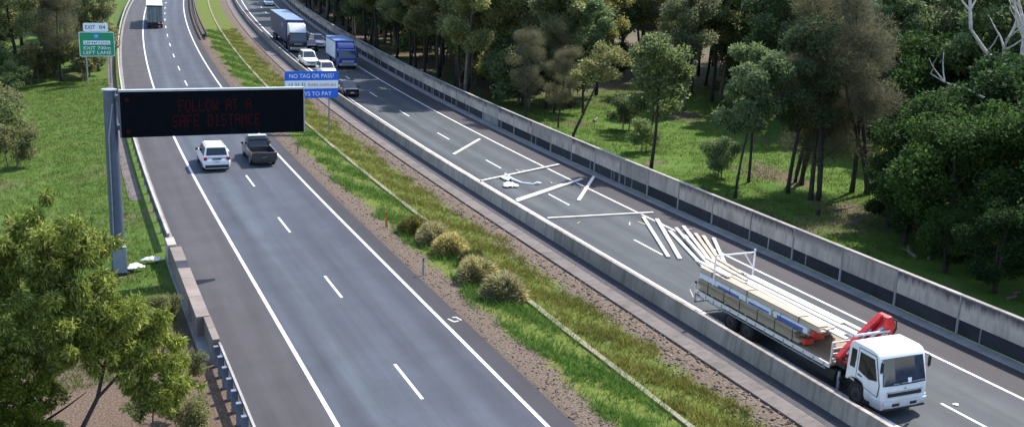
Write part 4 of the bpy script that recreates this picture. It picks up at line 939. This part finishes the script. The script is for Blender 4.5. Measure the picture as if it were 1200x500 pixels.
def make_tree(seed, H, first, spread, r0, leaf_mat, bark, leaf_n=7000, leaf=(.26, .07), clump=.9, droop=.2, up=0.0, lean=(0, 0), nl=9, trunks=1, squash=.75, top_heavy=.5, squeeze=1.0):
    """returns (trunk mesh, crown mesh): tapered trunk, limbs that fork, clumps of leaves at limb ends"""
    r = random.Random(seed); rn = np.random.default_rng(seed); mb = MB(); tips = []
    for tk in range(trunks):
        bx, by = (0, 0) if trunks == 1 else (r.uniform(-.8, .8), r.uniform(-.8, .8))
        sway = (lean[0] + r.uniform(-.05, .05) * (1 + trunks), lean[1] + r.uniform(-.05, .05) * (1 + trunks)); Hk = H * (1 if tk == 0 else r.uniform(.75, .95))
        def tp(t): return Vector((bx + sway[0] * H * t ** 1.2 + .06 * H * .25 * math.sin(t * 5 + seed), by + sway[1] * H * t ** 1.2 + .05 * H * .25 * math.cos(t * 4 + seed * 2), Hk * t - .3 * (t == 0)))
        ts = [0, .06, .15, .3, .45, .6, .75, .88, .97]; mb.tube([tp(t) for t in ts], [r0 * (1.35 if t == 0 else 1.1 - 1.0 * t) + .012 for t in ts], 8)
        k = max(3, nl // trunks)
        for i in range(k):
            t = first + (0.95 - first) * ((i + r.random() * .8) / k); b0 = tp(t); az = i * 2.4 + r.uniform(-.5, .5)
            prof = math.sin(math.pi * min(1, max(.12, (t - first) / (1 - first) * .75 + .22))) ** .7
            ln = spread * prof * r.uniform(.7, 1.1); el = r.uniform(.25, .9) * (1 - .3 * (t > .8))
            d = Vector((math.cos(az) * math.cos(el), math.sin(az) * math.cos(el), math.sin(el)))
            m1 = b0 + d * ln * .5 + Vector((0, 0, -.02 * ln)); e1 = b0 + d * ln + Vector((r.uniform(-.2, .2), r.uniform(-.2, .2), .12 * ln))
            rr_ = max(.018, r0 * .42 * (1.05 - t)); mb.tube([b0, m1, e1], [rr_, rr_ * .7, .012], 5)
            tips.append((e1, 1.0)); 
            if r.random() < .8: tips.append((m1 + Vector((r.uniform(-.4, .4), r.uniform(-.4, .4), r.uniform(0, .5))), .8))
            for q in range(r.randint(1, 3)):
                dd = rot_v(d, 'Z', r.uniform(-1, 1)); dd.z += r.uniform(-.25, .45); dd.normalize(); s0 = b0 + d * ln * r.uniform(.4, .8); e2 = s0 + dd * ln * r.uniform(.3, .55)
                mb.tube([s0, e2], [rr_ * .5, .01], 4); tips.append((e2, r.uniform(.6, .95)))
        tips.append((tp(.99), .9)); tips.append((tp(.9) + Vector((r.uniform(-.4, .4), r.uniform(-.4, .4), 0)), .8))
    wts = np.array([s for _, s in tips]) ** 2; cnt = np.maximum(8, (leaf_n * wts / wts.sum() * rn.uniform(.5, 1.5, len(tips)))).astype(int)
    V, F = leaves([tuple(p) for p, _ in tips], [clump * s for _, s in tips], cnt, rn, leaf[0], leaf[1], droop, up, squash)
    tm = mb.mesh('trunk', True); tm.materials.append(M[bark])
    for p in tm.polygons: p.use_smooth = True
    cm = np_mesh('crown', V, F); cm.materials.append(M[leaf_mat]); return tm, cm
def put_tree(proto, name, label, n, Y, s=1.0, rz=0.0, group=None, cat='tree', sz=None, h=None):
    root = tag(empty(name, P(n, Y, (gh(n, Y) if h is None else h))), label, cat, group); root.rotation_euler = (0, 0, rz); root.scale = (s, s, s if sz is None else sz)
    for nm, me in zip(('trunk', 'crown'), proto):
        o = bpy.data.objects.new(nm, me); COL.objects.link(o); o.parent = root
    return root

PR = {}
for k in range(4): PR['euc%d' % k] = make_tree(20 + k, 14, .34, 3.1, .20, 'leaf_euc', ['bark_grey', 'bark_dark', 'bark_grey', 'bark_dark'][k], 24000, (.30, .06), 1.2, .25, 0, (.01 * (k - 1), .0), 17)
for k in range(3): PR['tall%d' % k] = make_tree(40 + k, 15, .34, 2.4, .17, ['leaf_euc', 'leaf_dark', 'leaf_olive'][k], 'bark_dark', 21000, (.28, .06), 1.15, .2, 0, (.015 * (k - 1), .01), 17)
for k in range(3): PR['young%d' % k] = make_tree(60 + k, 10, .30, 2.2, .10, 'leaf_young', 'bark_dark', 12000, (.25, .06), .75, .15, 0, (.02 * (k - 1), 0), 13)
for k in range(3): PR['cas%d' % k] = make_tree(80 + k, 12, .22, 2.4, .13, 'leaf_cas', 'bark_dark', 32000, (.34, .012), 1.2, .0, .5, (0, 0), 13, 3 if k == 0 else 1)
for k in range(2): PR['dark%d' % k] = make_tree(95 + k, 10, .38, 2.2, .13, 'leaf_dark', 'bark_dark', 8500, (.24, .08), .85, .1, 0, (0, 0), 13)
for k in range(3): PR['dense%d' % k] = make_tree(110 + k, 9, .10, 3.6, .22, 'leaf_dense', 'bark_dark', 26000, (.22, .075), 1.25, .1, 0, (0, 0), 18, 2)
for k in range(3): PR['bush%d' % k] = make_tree(130 + k, 3.2, .08, 1.8, .06, ['leaf_olive', 'leaf_dark', 'leaf_young'][k], 'bark_grey', 6500, (.19, .05), .75, .1, 0, (0, 0), 11, 2)
PR['lean'] = make_tree(151, 8.5, .55, 2.2, .13, 'leaf_olive', 'bark_dark', 5500, (.26, .06), .8, .2, 0, (.42, -.10), 10)
PR['leanthin'] = make_tree(153, 10, .38, 2.3, .09, 'leaf_young', 'bark_dark', 8500, (.26, .07), .75, .2, 0, (.07, .0), 13)

# single trees that can be told apart along the park edge
put_tree(PR['dark0'], 'park_tree', 'slim tree with a rounded dark crown just behind the wall, middle of the lawn', 39.6, 62.5, 1.02, .4)
put_tree(PR['leanthin'], 'park_tree', 'pale green young gum with a thin leaning trunk close behind the wall', 40.4, 53.0, 1.0, .0)
put_tree(PR['young1'], 'park_tree', 'pale green young gum standing behind the leaning thin one', 43.8, 56.0, 1.0, 1.0)
put_tree(PR['young0'], 'park_tree', 'small grey-green gum between the leaning trunk and the rounded dark tree', 47.0, 74.5, .8, 2.0)
put_tree(PR['lean'], 'leaning_tree', 'dark bent tree trunk leaning to the right over the lawn edge', 38.9, 74.3, .95, 0.0)
put_tree(PR['tall1'], 'park_tree', 'tree with a thick dark trunk left of the brown casuarina clump', 44.6, 52.2, .82, .7)
put_tree(PR['cas0'], 'casuarina', 'brown feathery casuarina clump of several trunks on bare ground', 45.6, 50.0, 1.2, .3)
put_tree(PR['cas0'], 'casuarina', 'brown feathery casuarina right behind the several-trunked clump', 49.0, 50.5, 1.25, 2.1)
put_tree(PR['cas0'], 'casuarina', 'brown feathery casuarina at the left of the several-trunked clump', 46.6, 54.0, 1.15, 4.0)
put_tree(PR['euc0'], 'park_tree', 'tall gum with a dark trunk in the middle of the lawn', 55.5, 82.5, .92, .2)
put_tree(PR['euc2'], 'park_tree', 'slender gum at the back of the lawn right of the tall dark-trunked one', 62.6, 86.0, .88, 1.2)
put_tree(PR['cas1'], 'casuarina', 'olive brown feathery casuarina hanging over the wall left of the lawn', 39.2, 84.5, .72, 1.0)
put_tree(PR['cas2'], 'casuarina', 'lower feathery casuarina just right of the overhanging one', 40.2, 79.5, .62, 2.0)
put_tree(PR['cas1'], 'casuarina', 'feathery casuarina behind the overhanging pair at the left lawn edge', 43.0, 86.5, .80, 3.0)
put_tree(PR['young2'], 'park_tree', 'pale gum with clumped foliage above the bent leaning trunk', 46.0, 86.0, 1.15, 1.4)
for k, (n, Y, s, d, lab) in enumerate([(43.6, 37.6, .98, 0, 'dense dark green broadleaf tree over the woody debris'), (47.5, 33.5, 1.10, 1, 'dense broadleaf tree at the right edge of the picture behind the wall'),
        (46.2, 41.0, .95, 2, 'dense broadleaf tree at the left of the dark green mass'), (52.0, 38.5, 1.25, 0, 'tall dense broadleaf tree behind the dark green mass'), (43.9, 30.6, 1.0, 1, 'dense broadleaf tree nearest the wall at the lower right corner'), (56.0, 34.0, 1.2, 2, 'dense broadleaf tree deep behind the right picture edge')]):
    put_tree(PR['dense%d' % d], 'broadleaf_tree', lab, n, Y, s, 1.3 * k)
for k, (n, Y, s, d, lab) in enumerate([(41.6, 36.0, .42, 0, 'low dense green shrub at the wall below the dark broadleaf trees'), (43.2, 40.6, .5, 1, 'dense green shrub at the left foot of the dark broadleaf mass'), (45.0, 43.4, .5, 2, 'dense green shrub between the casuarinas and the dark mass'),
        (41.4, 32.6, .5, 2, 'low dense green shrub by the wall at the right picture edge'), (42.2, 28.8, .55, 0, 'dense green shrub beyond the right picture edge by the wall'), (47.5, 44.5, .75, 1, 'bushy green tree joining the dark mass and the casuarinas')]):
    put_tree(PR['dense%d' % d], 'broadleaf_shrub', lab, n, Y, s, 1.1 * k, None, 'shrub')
put_tree(PR['bush2'], 'shrub', 'small pale shrub on the lawn beside the rounded dark tree', 41.8, 67.5, .75, .2, cat='shrub')
put_tree(PR['bush1'], 'shrub', 'dark low shrub left of the rounded dark tree on the lawn', 45.5, 76.0, .9, .2, cat='shrub')
put_tree(PR['bush2'], 'shrub', 'young round shrub right of the lawn below the pale gums', 42.5, 57.5, .85, 1.2, cat='shrub')
put_tree(PR['bush0'], 'shrub', 'grey-green shrub between the casuarina clump and the dark mass', 48.5, 46.0, 1.3, 1.9, cat='shrub')

# dead tree with pale limbs
dt = tag(empty('dead_tree', P(58.5, 46.5, 0)), 'dead grey tree with bare pale branches at the top right', 'tree')
tr = MB(); tr.tube([(0, 0, -.3), (.1, 0, 4), (.0, .2, 8), (.4, .2, 11)], [.55, .45, .36, .26], 9); tr.obj('trunk', M['bark_grey'], dt, 0, True)
dr_ = random.Random(4); br = MB()
def limb(p, d, ln, r_, dep):
    q = [p]; 
    for k in range(3):
        d = (d + Vector((dr_.uniform(-.3, .3), dr_.uniform(-.3, .3), dr_.uniform(-.1, .25)))).normalized(); q.append(q[-1] + d * ln / 3)
    br.tube(q, [r_ * 1.35, r_ * 1.1, r_ * .8, r_ * .45], 6)
    if dep:
        for k in range(3): limb(q[1 + dr_.randint(0, 2)], (d + Vector((dr_.uniform(-1, 1), dr_.uniform(-1, 1), dr_.uniform(-.2, .7)))).normalized(), ln * .6, r_ * .55, dep - 1)
for p, d, ln, r_ in (((.4, .2, 11), (.1, 0, 1), 5, .22), ((.2, .2, 9), (.7, .1, .8), 5.5, .2), ((.1, .1, 8), (-.9, -.1, .55), 6.5, .19), ((0, .1, 6.4), (-.95, -.2, .25), 6.5, .14), ((.2, .2, 10), (-.4, .3, 1), 4.5, .16)):
    limb(Vector(p), Vector(d).normalized(), ln, r_, 2)
br.obj('dead_branch', M['bark_pale'], dt, 0, True)

# forest behind the wall: rows along the carriageway, then a deep wood
fr = random.Random(21); used = []
def far_enough(n, Y, d):
    for a, b in used:
        if (a - n) ** 2 + (b - Y) ** 2 < d * d: return False
    used.append((n, Y)); return True
keys_row = ['tall0', 'tall1', 'tall2', 'euc0', 'euc1', 'euc2', 'tall0', 'tall2']
cnt = 0
while cnt < 105:
    Y = fr.uniform(88, 235); n = 37.6 + abs(fr.gauss(0, 4.5)) + (0 if Y > 96 else 4)
    if n > 52 or not far_enough(n, Y, 1.6): continue
    k = fr.choice(keys_row); zn = 'near the spilled planks' if Y < 112 else ('level with the queued traffic' if Y < 160 else 'beyond the navy semi-trailer'); kd = {'tall0': 'slim gum', 'tall1': 'slim dark-leaved tree', 'tall2': 'slim olive tree'}.get(k, 'broad gum')
    put_tree(PR[k], 'forest_tree', kd + ' in the row behind the wall ' + zn, n, Y, fr.uniform(.88, 1.2), fr.uniform(0, 6.28), kd + 's behind the wall ' + zn); cnt += 1
cnt = 0; tries = 0
while cnt < 190 and tries < 6000:
    tries += 1
    Y = fr.uniform(34, 250); n = fr.uniform(50, 125)
    if Y < 92 and n < 64 + fr.uniform(-3, 3) and Y > 55: continue
    if n < 57 and Y < 60: continue
    if abs(n - 58.5) < 4 and abs(Y - 46.5) < 5: continue
    # only what the camera side can see: skip far outside the view wedge
    if cnt > 85: Y = fr.uniform(38, 112); n = fr.uniform(61, 92)
    elif Y > 110 and n > 82: continue
    if (n + cx(Y)) > 26 + 1.35 * Y + 12: continue
    if not far_enough(n, Y, 2.9): continue
    k = fr.choice(['euc0', 'euc1', 'euc2', 'euc3', 'tall0', 'tall2', 'young0', 'young1', 'young2', 'cas1', 'young0', 'dark1', 'dense0' if Y < 70 else 'euc2'])
    s = fr.uniform(.95, 1.3) * (1.25 if k[:5] in ('young', 'dark0', 'dark1') else 1)
    kd = {'euc': 'olive gum', 'tal': 'slim tall gum', 'you': 'pale green gum', 'cas': 'brown feathery casuarina', 'dar': 'dark rounded tree', 'den': 'dense broadleaf tree'}[k[:3]]
    zn = 'behind the dark mass at right' if Y < 62 else ('at the back of the park lawn' if Y < 100 else 'deep behind the row along the wall')
    put_tree(PR[k], 'forest_tree', kd + ' in the wood ' + zn, n, Y, s, fr.uniform(0, 6.28), kd + 's ' + zn); cnt += 1
cnt = 0; tries = 0
while cnt < 120 and tries < 3000:
    tries += 1; Y = fr.uniform(90, 230); n = 40.5 + abs(fr.gauss(0, 7))
    if fr.random() < .3: Y = fr.uniform(36, 92); n = fr.uniform(60, 80)
    if not far_enough(n, Y, 1.6): continue
    kb = fr.choice([0, 0, 1, 2, 2]); kd = ('olive', 'dark', 'pale green')[kb] + ' shrub'; zn = 'near the spilled planks' if Y < 112 else ('level with the queued traffic' if Y < 160 else 'beyond the navy semi-trailer')
    if n > 58 and Y < 95: zn = 'at the back of the park lawn'
    put_tree(PR['bush%d' % kb], 'understorey_shrub', 'low ' + kd + ' among the trunks ' + zn, n, Y, fr.uniform(1.1, 2.3), fr.uniform(0, 6.28), kd + 's among trunks ' + zn, 'shrub'); cnt += 1

# left side wood and bushes
left = [('cas1', -2.6, 126, .95, 'brown-green tree just left of the exit sign behind the bank'), ('euc0', 1.6, 131, .88, 'dark tree crown directly behind the exit sign'), ('euc1', -7, 128, 1.0, 'tall olive gum left of the exit sign, second tree from it'), ('cas2', -5.0, 140, 1.0, 'feathery brown tree behind the exit sign row'),
        ('tall1', -1.0, 142, .95, 'slim dark tree behind the exit sign row'), ('euc3', -11.5, 135, .95, 'olive gum near the top left corner above the bare bank'), ('euc2', -12, 150, 1.0, 'gum behind the top left corner trees'), ('dark1', 1.2, 150, 1.15, 'dark rounded tree beside the far left barrier'), ('euc0', -16, 142, 1.0, 'gum at the left picture edge above the bare bank'), ('bush0', 1.4, 136, 1.6, 'dark shrub behind the far left barrier'),
        ('tall0', -7, 160, 1.0, 'slim gum far back at the top left'), ('euc1', .8, 168, .8, 'gum hanging toward the far left barrier'), ('euc3', -4, 178, 1.0, 'gum at the farthest left beyond the box truck')]
lw = random.Random(31); nl_ = 0
while nl_ < 26:
    n = lw.uniform(-30, -1.5); Y = lw.uniform(128, 200)
    if n < -14 and Y < 140: continue
    if not far_enough(n, Y, 2.6): continue
    put_tree(PR[lw.choice(['euc0', 'euc1', 'cas1', 'cas2', 'tall2', 'euc3', 'dark1'])], 'roadside_tree', 'olive tree in the thicket behind the exit sign and bare bank', n, Y, lw.uniform(.8, 1.05), lw.uniform(0, 6.28), 'thicket behind the exit sign'); nl_ += 1
for q in range(16):
    n = lw.uniform(-14, 1.6); Y = lw.uniform(123, 134) if n < 0 else lw.uniform(134, 170)
    put_tree(PR['bush%d' % (q % 3)], 'understorey_shrub', 'low shrub at the foot of the thicket left of the exit sign', n, Y, lw.uniform(.7, 1.3), lw.uniform(0, 6.28), 'shrubs at the foot of the left thicket', 'shrub')
for k, n, Y, s, lab in left: put_tree(PR[k], 'roadside_tree', lab, n, Y, s, n * 1.7, None, 'shrub' if 'bush' in k else 'tree')
for n, Y, s, k, lab in ((-6.3, 92, 1.35, 'bush0', 'large olive bush at the left picture edge on the grass bank'), (-7.2, 86, 1.2, 'bush1', 'dark bush low at the left picture edge beside the olive one'), (-5.2, 83, .9, 'bush0', 'small olive bush nearest the foreground tree at the left edge'), (-8.8, 97, 1.4, 'bush0', 'olive bush highest on the left grass bank')):
    put_tree(PR[k], 'bush', lab, n, Y, s, n, None, 'bush')

# foreground gum: hand-placed limbs and clumps
def fore_tree(name, label, base, paths, clumps, mat, seed, leaf=(.20, .024), per=2600, droop=.9, bark='bark_dark', cat='tree'):
    root = tag(empty(name, base), label, cat); mb = MB(); rn = np.random.default_rng(seed)
    for pts, r0, r1 in paths: mb.tube(pts, list(np.linspace(r0, r1, len(pts))), 8)
    C_, R__, K_ = [], [], []
    for x, y, z, r_ in clumps:
        for q in range(15):
            d = rn.normal(size=3) * r_ * .52; C_.append((x + d[0], y + d[1], z + d[2] * .8)); R__.append(r_ * rn.uniform(.20, .42)); K_.append(int(per * r_ * r_ * .12 * rn.uniform(.5, 1.4)))
        for q in range(4):
            d = rn.normal(size=3) * r_ * .4; mb.tube([(x, y, z - r_ * .5), (x + d[0], y + d[1], z + d[2])], [.022, .008], 4)
    V, F = leaves(C_, R__, K_, rn, leaf[0], leaf[1], droop, 0, .85)
    mb.obj('trunk', M[bark], root, 0, True); link('crown', np_mesh('crown', V, F), M[mat], root); root.scale = (.88, .9, .94); return root
B1 = P(-2.7, 34.0, -.4)
fore_tree('roadside_gum', 'large olive gum in the left foreground with an upright dark trunk', B1,
    [([(0, 0, -.3), (.05, 0, 2.5), (.25, .1, 5.2), (.5, .1, 7.6)], .12, .03), ([(.05, 0, 2.9), (.9, .2, 3.9), (1.9, .1, 4.5)], .06, .02), ([(.1, 0, 4.0), (-1.0, .4, 5.6)], .06, .02), ([(.2, .1, 5.2), (1.4, -.2, 6.8)], .06, .02), ([(.05, 0, 1.8), (.9, -.3, 2.4), (1.6, -.4, 2.9)], .05, .012)],
    [(.2, .3, 8.2, 1.05), (1.3, .1, 8.4, 1.1), (2.0, .3, 8.0, .8), (1.5, -.2, 7.2, 1.15), (.1, -.3, 7.0, 1.15), (-1.1, .2, 7.9, 1.1), (-1.4, -.2, 6.5, 1.1), (2.2, -.3, 6.2, .9), (.7, -.5, 5.8, 1.1), (-.8, -.6, 5.3, 1.0), (1.9, -.6, 5.3, .95), (.0, -.8, 4.4, .9), (-1.6, -.5, 4.4, 1.0), (.9, -.9, 4.7, .8)], 'leaf_fore', 3, per=3000)
B2 = P(-1.9, 32.2, -.4)
fore_tree('roadside_gum', 'foreground gum with a slanting forked trunk leaning right toward the guard rail', B2,
    [([(0, 0, -.3), (.25, .3, 1.6), (1.1, .8, 2.9), (1.45, 1.2, 4.0), (1.7, 1.4, 5.2)], .11, .03), ([(1.1, .8, 2.9), (2.0, 1.2, 3.6), (2.9, 1.6, 4.3)], .06, .02), ([(1.4, 1.1, 3.8), (.9, .9, 4.6)], .05, .015)],
    [(2.1, 1.4, 5.8, 1.0), (2.9, 1.5, 5.0, .95), (3.4, 1.7, 4.2, .85), (1.5, 1.2, 5.2, .8), (3.0, 1.3, 3.7, .7), (3.6, 1.5, 3.3, .6), (2.1, 1.0, 4.4, .7), (2.6, .8, 3.0, .6), (3.2, 1.0, 2.5, .6), (1.0, .8, 4.5, .7), (3.9, 1.4, 2.6, .55)], 'leaf_fore', 5, per=3000)
fore_tree('roadside_wattle', 'yellow-green leafy shrub filling the bottom left corner', P(-3.9, 33.2, -.4), [([(0, 0, -.3), (.2, 0, 1.5), (.5, 0, 3)], .08, .03), ([(.1, 0, .8), (-.8, .2, 2.4)], .05, .02)],
    [(.2, 0, 4.1, 1.0), (1.1, .1, 3.5, .9), (-.7, .1, 3.9, 1.1), (1.2, 0, 2.5, .8), (1.4, 0, 1.6, .8), (.5, -.2, 2.6, .9), (-.5, -.2, 2.6, 1.0), (.9, 0, 1.9, .7), (-.2, -.2, 1.6, .9)], 'leaf_yellow', 8, (.12, .026), 2900, .2, cat='shrub')
fore_tree('roadside_shrub', 'low olive shrub between the forked gum and the guard rail', P(1.0, 35.3, -.25), [([(0, 0, -.2), (.1, 0, .8), (.2, .1, 1.6)], .05, .015)],
    [(.1, .0, 1.4, .75), (.6, .2, .9, .55), (-.4, 0, 1.0, .6)], 'leaf_fore', 12, (.15, .02), 1800, .6, 'bark_grey', cat='shrub')
for n, Y, s, lab in ((2.6, 38.5, .40, 'scrubby bush at the foot of the parapet end'), (2.2, 33.5, .45, 'scrubby bush beside the nearest guard rail posts'), (2.5, 45.5, .38, 'scrubby bush below the stepped parapet'), (.4, 44.2, .5, 'low scrubby bush behind the foreground gum near the cabinet')):
    put_tree(PR['bush0'], 'scrub_bush', lab, n, Y, s, Y, None, 'bush')

# median tussocks
def tussock(seed, mat, r=1.0, h=1.15, nb=9000):
    rn = np.random.default_rng(seed); az = rn.random(nb) * 2 * np.pi; cu = rn.random(nb) ** .8; el = np.arcsin(np.clip(cu, 0, 1))
    lump = 1 + .13 * np.sin(3 * az + seed) * np.cos(el) + .10 * np.sin(5 * az + 2 * seed + 4 * el)
    d = np.stack([np.cos(az) * np.cos(el), np.sin(az) * np.cos(el), np.sin(el)], 1)
    rad = (lump * (.45 + .5 * rn.random(nb) ** .6))[:, None]; b0 = d * rad * [r, r, h] * .8
    g = d + rn.normal(size=(nb, 3)) * .42; g[:, 2] += .25; g /= np.linalg.norm(g, axis=1, keepdims=True); L = (.16 + .26 * rn.random(nb))[:, None]
    m1 = b0 + g * L * .55; e = b0 + g * L - [0, 0, .04]; e[:, 2] = np.maximum(e[:, 2], .02)
    sd_ = np.cross(g, rn.normal(size=(nb, 3))); sd_ /= np.linalg.norm(sd_, axis=1, keepdims=True); wd = .007 + .010 * rn.random(nb)[:, None]
    V = np.stack([b0 - sd_ * wd, b0 + sd_ * wd, m1 + sd_ * wd, e, m1 - sd_ * wd], 1).reshape(-1, 3)
    i = np.arange(nb)[:, None] * 5; me = np_mesh('blades', V, np.concatenate([i, i+1, i+2, i+3, i+4], 1)); me.materials.append(M[mat]); return me
for k, (n, Y, s, mt, lab) in enumerate([(18.35, 42.0, 1.22, 'tussock', 'nearest and roundest of the spiky tussock shrubs on the median'), (18.0, 45.0, 1.18, 'tussock', 'second nearest spiky tussock shrub on the median'), (18.75, 47.4, .80, 'tussock_green', 'small green tussock shrub between the two pale pairs'),
        (18.35, 49.6, 1.15, 'tussock', 'pale spiky tussock shrub next to the small green one'), (18.15, 52.0, 1.15, 'tussock', 'pale spiky tussock shrub second from the far end'), (17.75, 54.3, 1.0, 'tussock_green', 'farthest and darkest of the median tussock shrubs')]):
    root = tag(empty('tussock_shrub', P(n, Y, -.12)), lab, 'shrub'); root.scale = (s, s, s); o = link('blades', tussock(200 + k, mt), None, root)
    MB().cyl((0, 0), .34, -.1, .5, 'z', 9, .24).obj('crown_base', M['bark_dark'], root); root.rotation_euler = (0, 0, k * 1.1)

# grass and gravel (uncountable)
def blades(name, pts, h, wd, mat, seed, per=4, spread=.12):
    rn = np.random.default_rng(seed); n = len(pts); B = np.repeat(np.array(pts), per, 0); m = len(B)
    off = rn.normal(size=(m, 3)) * spread; off[:, 2] = 0; B = B + off; hh = h * (.45 + .9 * rn.random(m)) * np.repeat(.6 + .8 * rn.random(n), per)
    az = rn.random(m) * 2 * np.pi; u = np.stack([np.cos(az), np.sin(az), np.zeros(m)], 1); ln = rn.normal(size=(m, 3)) * .55; ln[:, 2] = 1
    T_ = B + ln * hh[:, None]; V = np.stack([B - u * wd, B + u * wd, T_], 1).reshape(-1, 3); F = np.arange(m * 3).reshape(-1, 3)
    return stuff(link(name, np_mesh(name, V, F), M[mat]))
def scatter(num, n0, n1, y0, y1, seed, keep=None, ypow=1.6):
    r = random.Random(seed); out = []
    while len(out) < num:
        n = r.uniform(n0, n1); Y = y0 + (y1 - y0) * r.random() ** ypow
        if keep and not keep(n, Y, r): continue
        out.append(P(n, Y, gh(n, Y) - .02))
    return out
def wav(n, Y): return .6 * math.sin(Y * .47 + n) + .4 * math.sin(Y * 1.13 + 1) + .35 * math.sin(Y * 1.9) + .25 * math.sin(Y * .23 + 2)
g1 = blades('median_grass', scatter(9000, 16.3, 19.2, 18, 170, 1, lambda n, Y, r: n > 16.75 + .5 * wav(n, Y) and r.random() < .55 + .45 * math.sin(n * 2.1 + Y * .8)), .30, .020, 'grass_green', 1, 5, .10); g1['label'] = 'bright green grass on the outbound side of the median drain'; g1['category'] = 'grass'
g2 = blades('median_grass', scatter(9500, 19.4, 22.4, 18, 170, 2, lambda n, Y, r: n < 21.7 + .4 * wav(n, Y) and r.random() < .6 + .4 * math.sin(n * 3 + Y * 1.3)), .26, .022, 'grass_olive', 2, 5, .10); g2['label'] = 'yellowish olive grass on the barrier side of the median drain'; g2['category'] = 'grass'
g3 = blades('verge_grass', scatter(26000, -14, 3.0, 40, 125, 3, lambda n, Y, r: not (n > 2.6 and Y > 68), 1.2), .17, .020, 'grass_left', 3, 5, .16); g3['label'] = 'green and straw grass on the left roadside bank'; g3['category'] = 'grass'
g4 = blades('park_grass', scatter(34000, 36.0, 72, 38, 96, 4, lambda n, Y, r: math.sin(n * .55 + Y * .21) + math.sin(n * .23 - Y * .47) > -1.1 or r.random() < .25, 1.2), .17, .024, 'grass_lawn', 4, 4, .2); g4['label'] = 'bright green lawn grass in the park behind the wall'; g4['category'] = 'grass'
def stones(name, pts, s, seed):
    rn = np.random.default_rng(seed); n = len(pts); B = np.array(pts); sz = s * (.4 + rn.random((n, 1, 1)) ** 2 * 1.6)
    base = np.array([(1, 0, 0), (0, 1, 0), (-1, 0, 0), (0, -1, 0), (0, 0, .8), (0, 0, -.5)], float)[None] * sz * (.6 + .8 * rn.random((n, 6, 1)))
    a = rn.random(n) * 6.28; ca, sa = np.cos(a)[:, None], np.sin(a)[:, None]; X = base[..., 0] * ca - base[..., 1] * sa; Yv = base[..., 0] * sa + base[..., 1] * ca
    V = (np.stack([X, Yv, base[..., 2]], 2) + B[:, None, :] + [0, 0, .02]).reshape(-1, 3); i = np.arange(n)[:, None] * 6
    F = np.concatenate([np.concatenate([i + q, i + (q + 1) % 4, i + 4], 1) for q in range(4)] + [np.concatenate([i + (q + 1) % 4, i + q, i + 5], 1) for q in range(4)])
    return stuff(link(name, np_mesh(name, V, F), M['stones']))
s1 = stones('gravel', scatter(7000, 15.4, 17.0, 18, 150, 5), .035, 5); s1['label'] = 'loose brown gravel along the outbound road edge'; s1['category'] = 'gravel'
s2 = stones('gravel', scatter(7000, 21.2, 22.9, 18, 150, 6), .05, 6); s2['label'] = 'stony gravel along the foot of the concrete apron'; s2['category'] = 'gravel'

# woody debris and stumps in the park
wd_ = random.Random(12)
for lab, n, Y, ln, rz, r_ in (('pale fallen branch under the dense dark trees', 43.4, 38.2, 2.4, .5, .09), ('crooked pale log left in the woody debris under the dark trees', 42.3, 38.9, 1.6, 1.2, .11), ('thin fallen branch at the right of the woody debris', 45.3, 36.9, 2.8, -.4, .06), ('short pale log near the right picture edge behind the wall', 41.6, 31.6, 1.2, .3, .09), ('fallen branch on the bare ground below the casuarina clump', 45.2, 47.6, 2.2, .2, .07), ('log on the lawn behind the bent leaning trunk', 45.2, 81.6, 2.0, .9, .14)):
    mb = MB(); q = [Vector((-ln/2, 0, r_))]
    for k in range(4): q.append(q[-1] + Vector((ln / 4, wd_.uniform(-.2, .2), wd_.uniform(-.04, .10))))
    mb.tube(q, [r_, r_ * .95, r_ * .85, r_ * .7, r_ * .45], 7); mb.tube([q[2], q[2] + Vector((.35, .35, .08))], [r_ * .5, r_ * .2], 5)
    o = mb.obj('fallen_branch', M['bark_grey'], None, 0, True); o.location = P(n, Y, gh(n, Y)); o.rotation_euler = (0, 0, rz); tag(o, lab, 'branch')
o = MB().cyl((0, 0), .16, -.1, .38, 'z', 10, .12).obj('tree_stump', M['bark_dark'], None, .02); o.location = P(42.9, 47.3, gh(42.9, 47.3)); tag(o, 'short dark stump on the grass in front of the casuarina clump', 'stump')
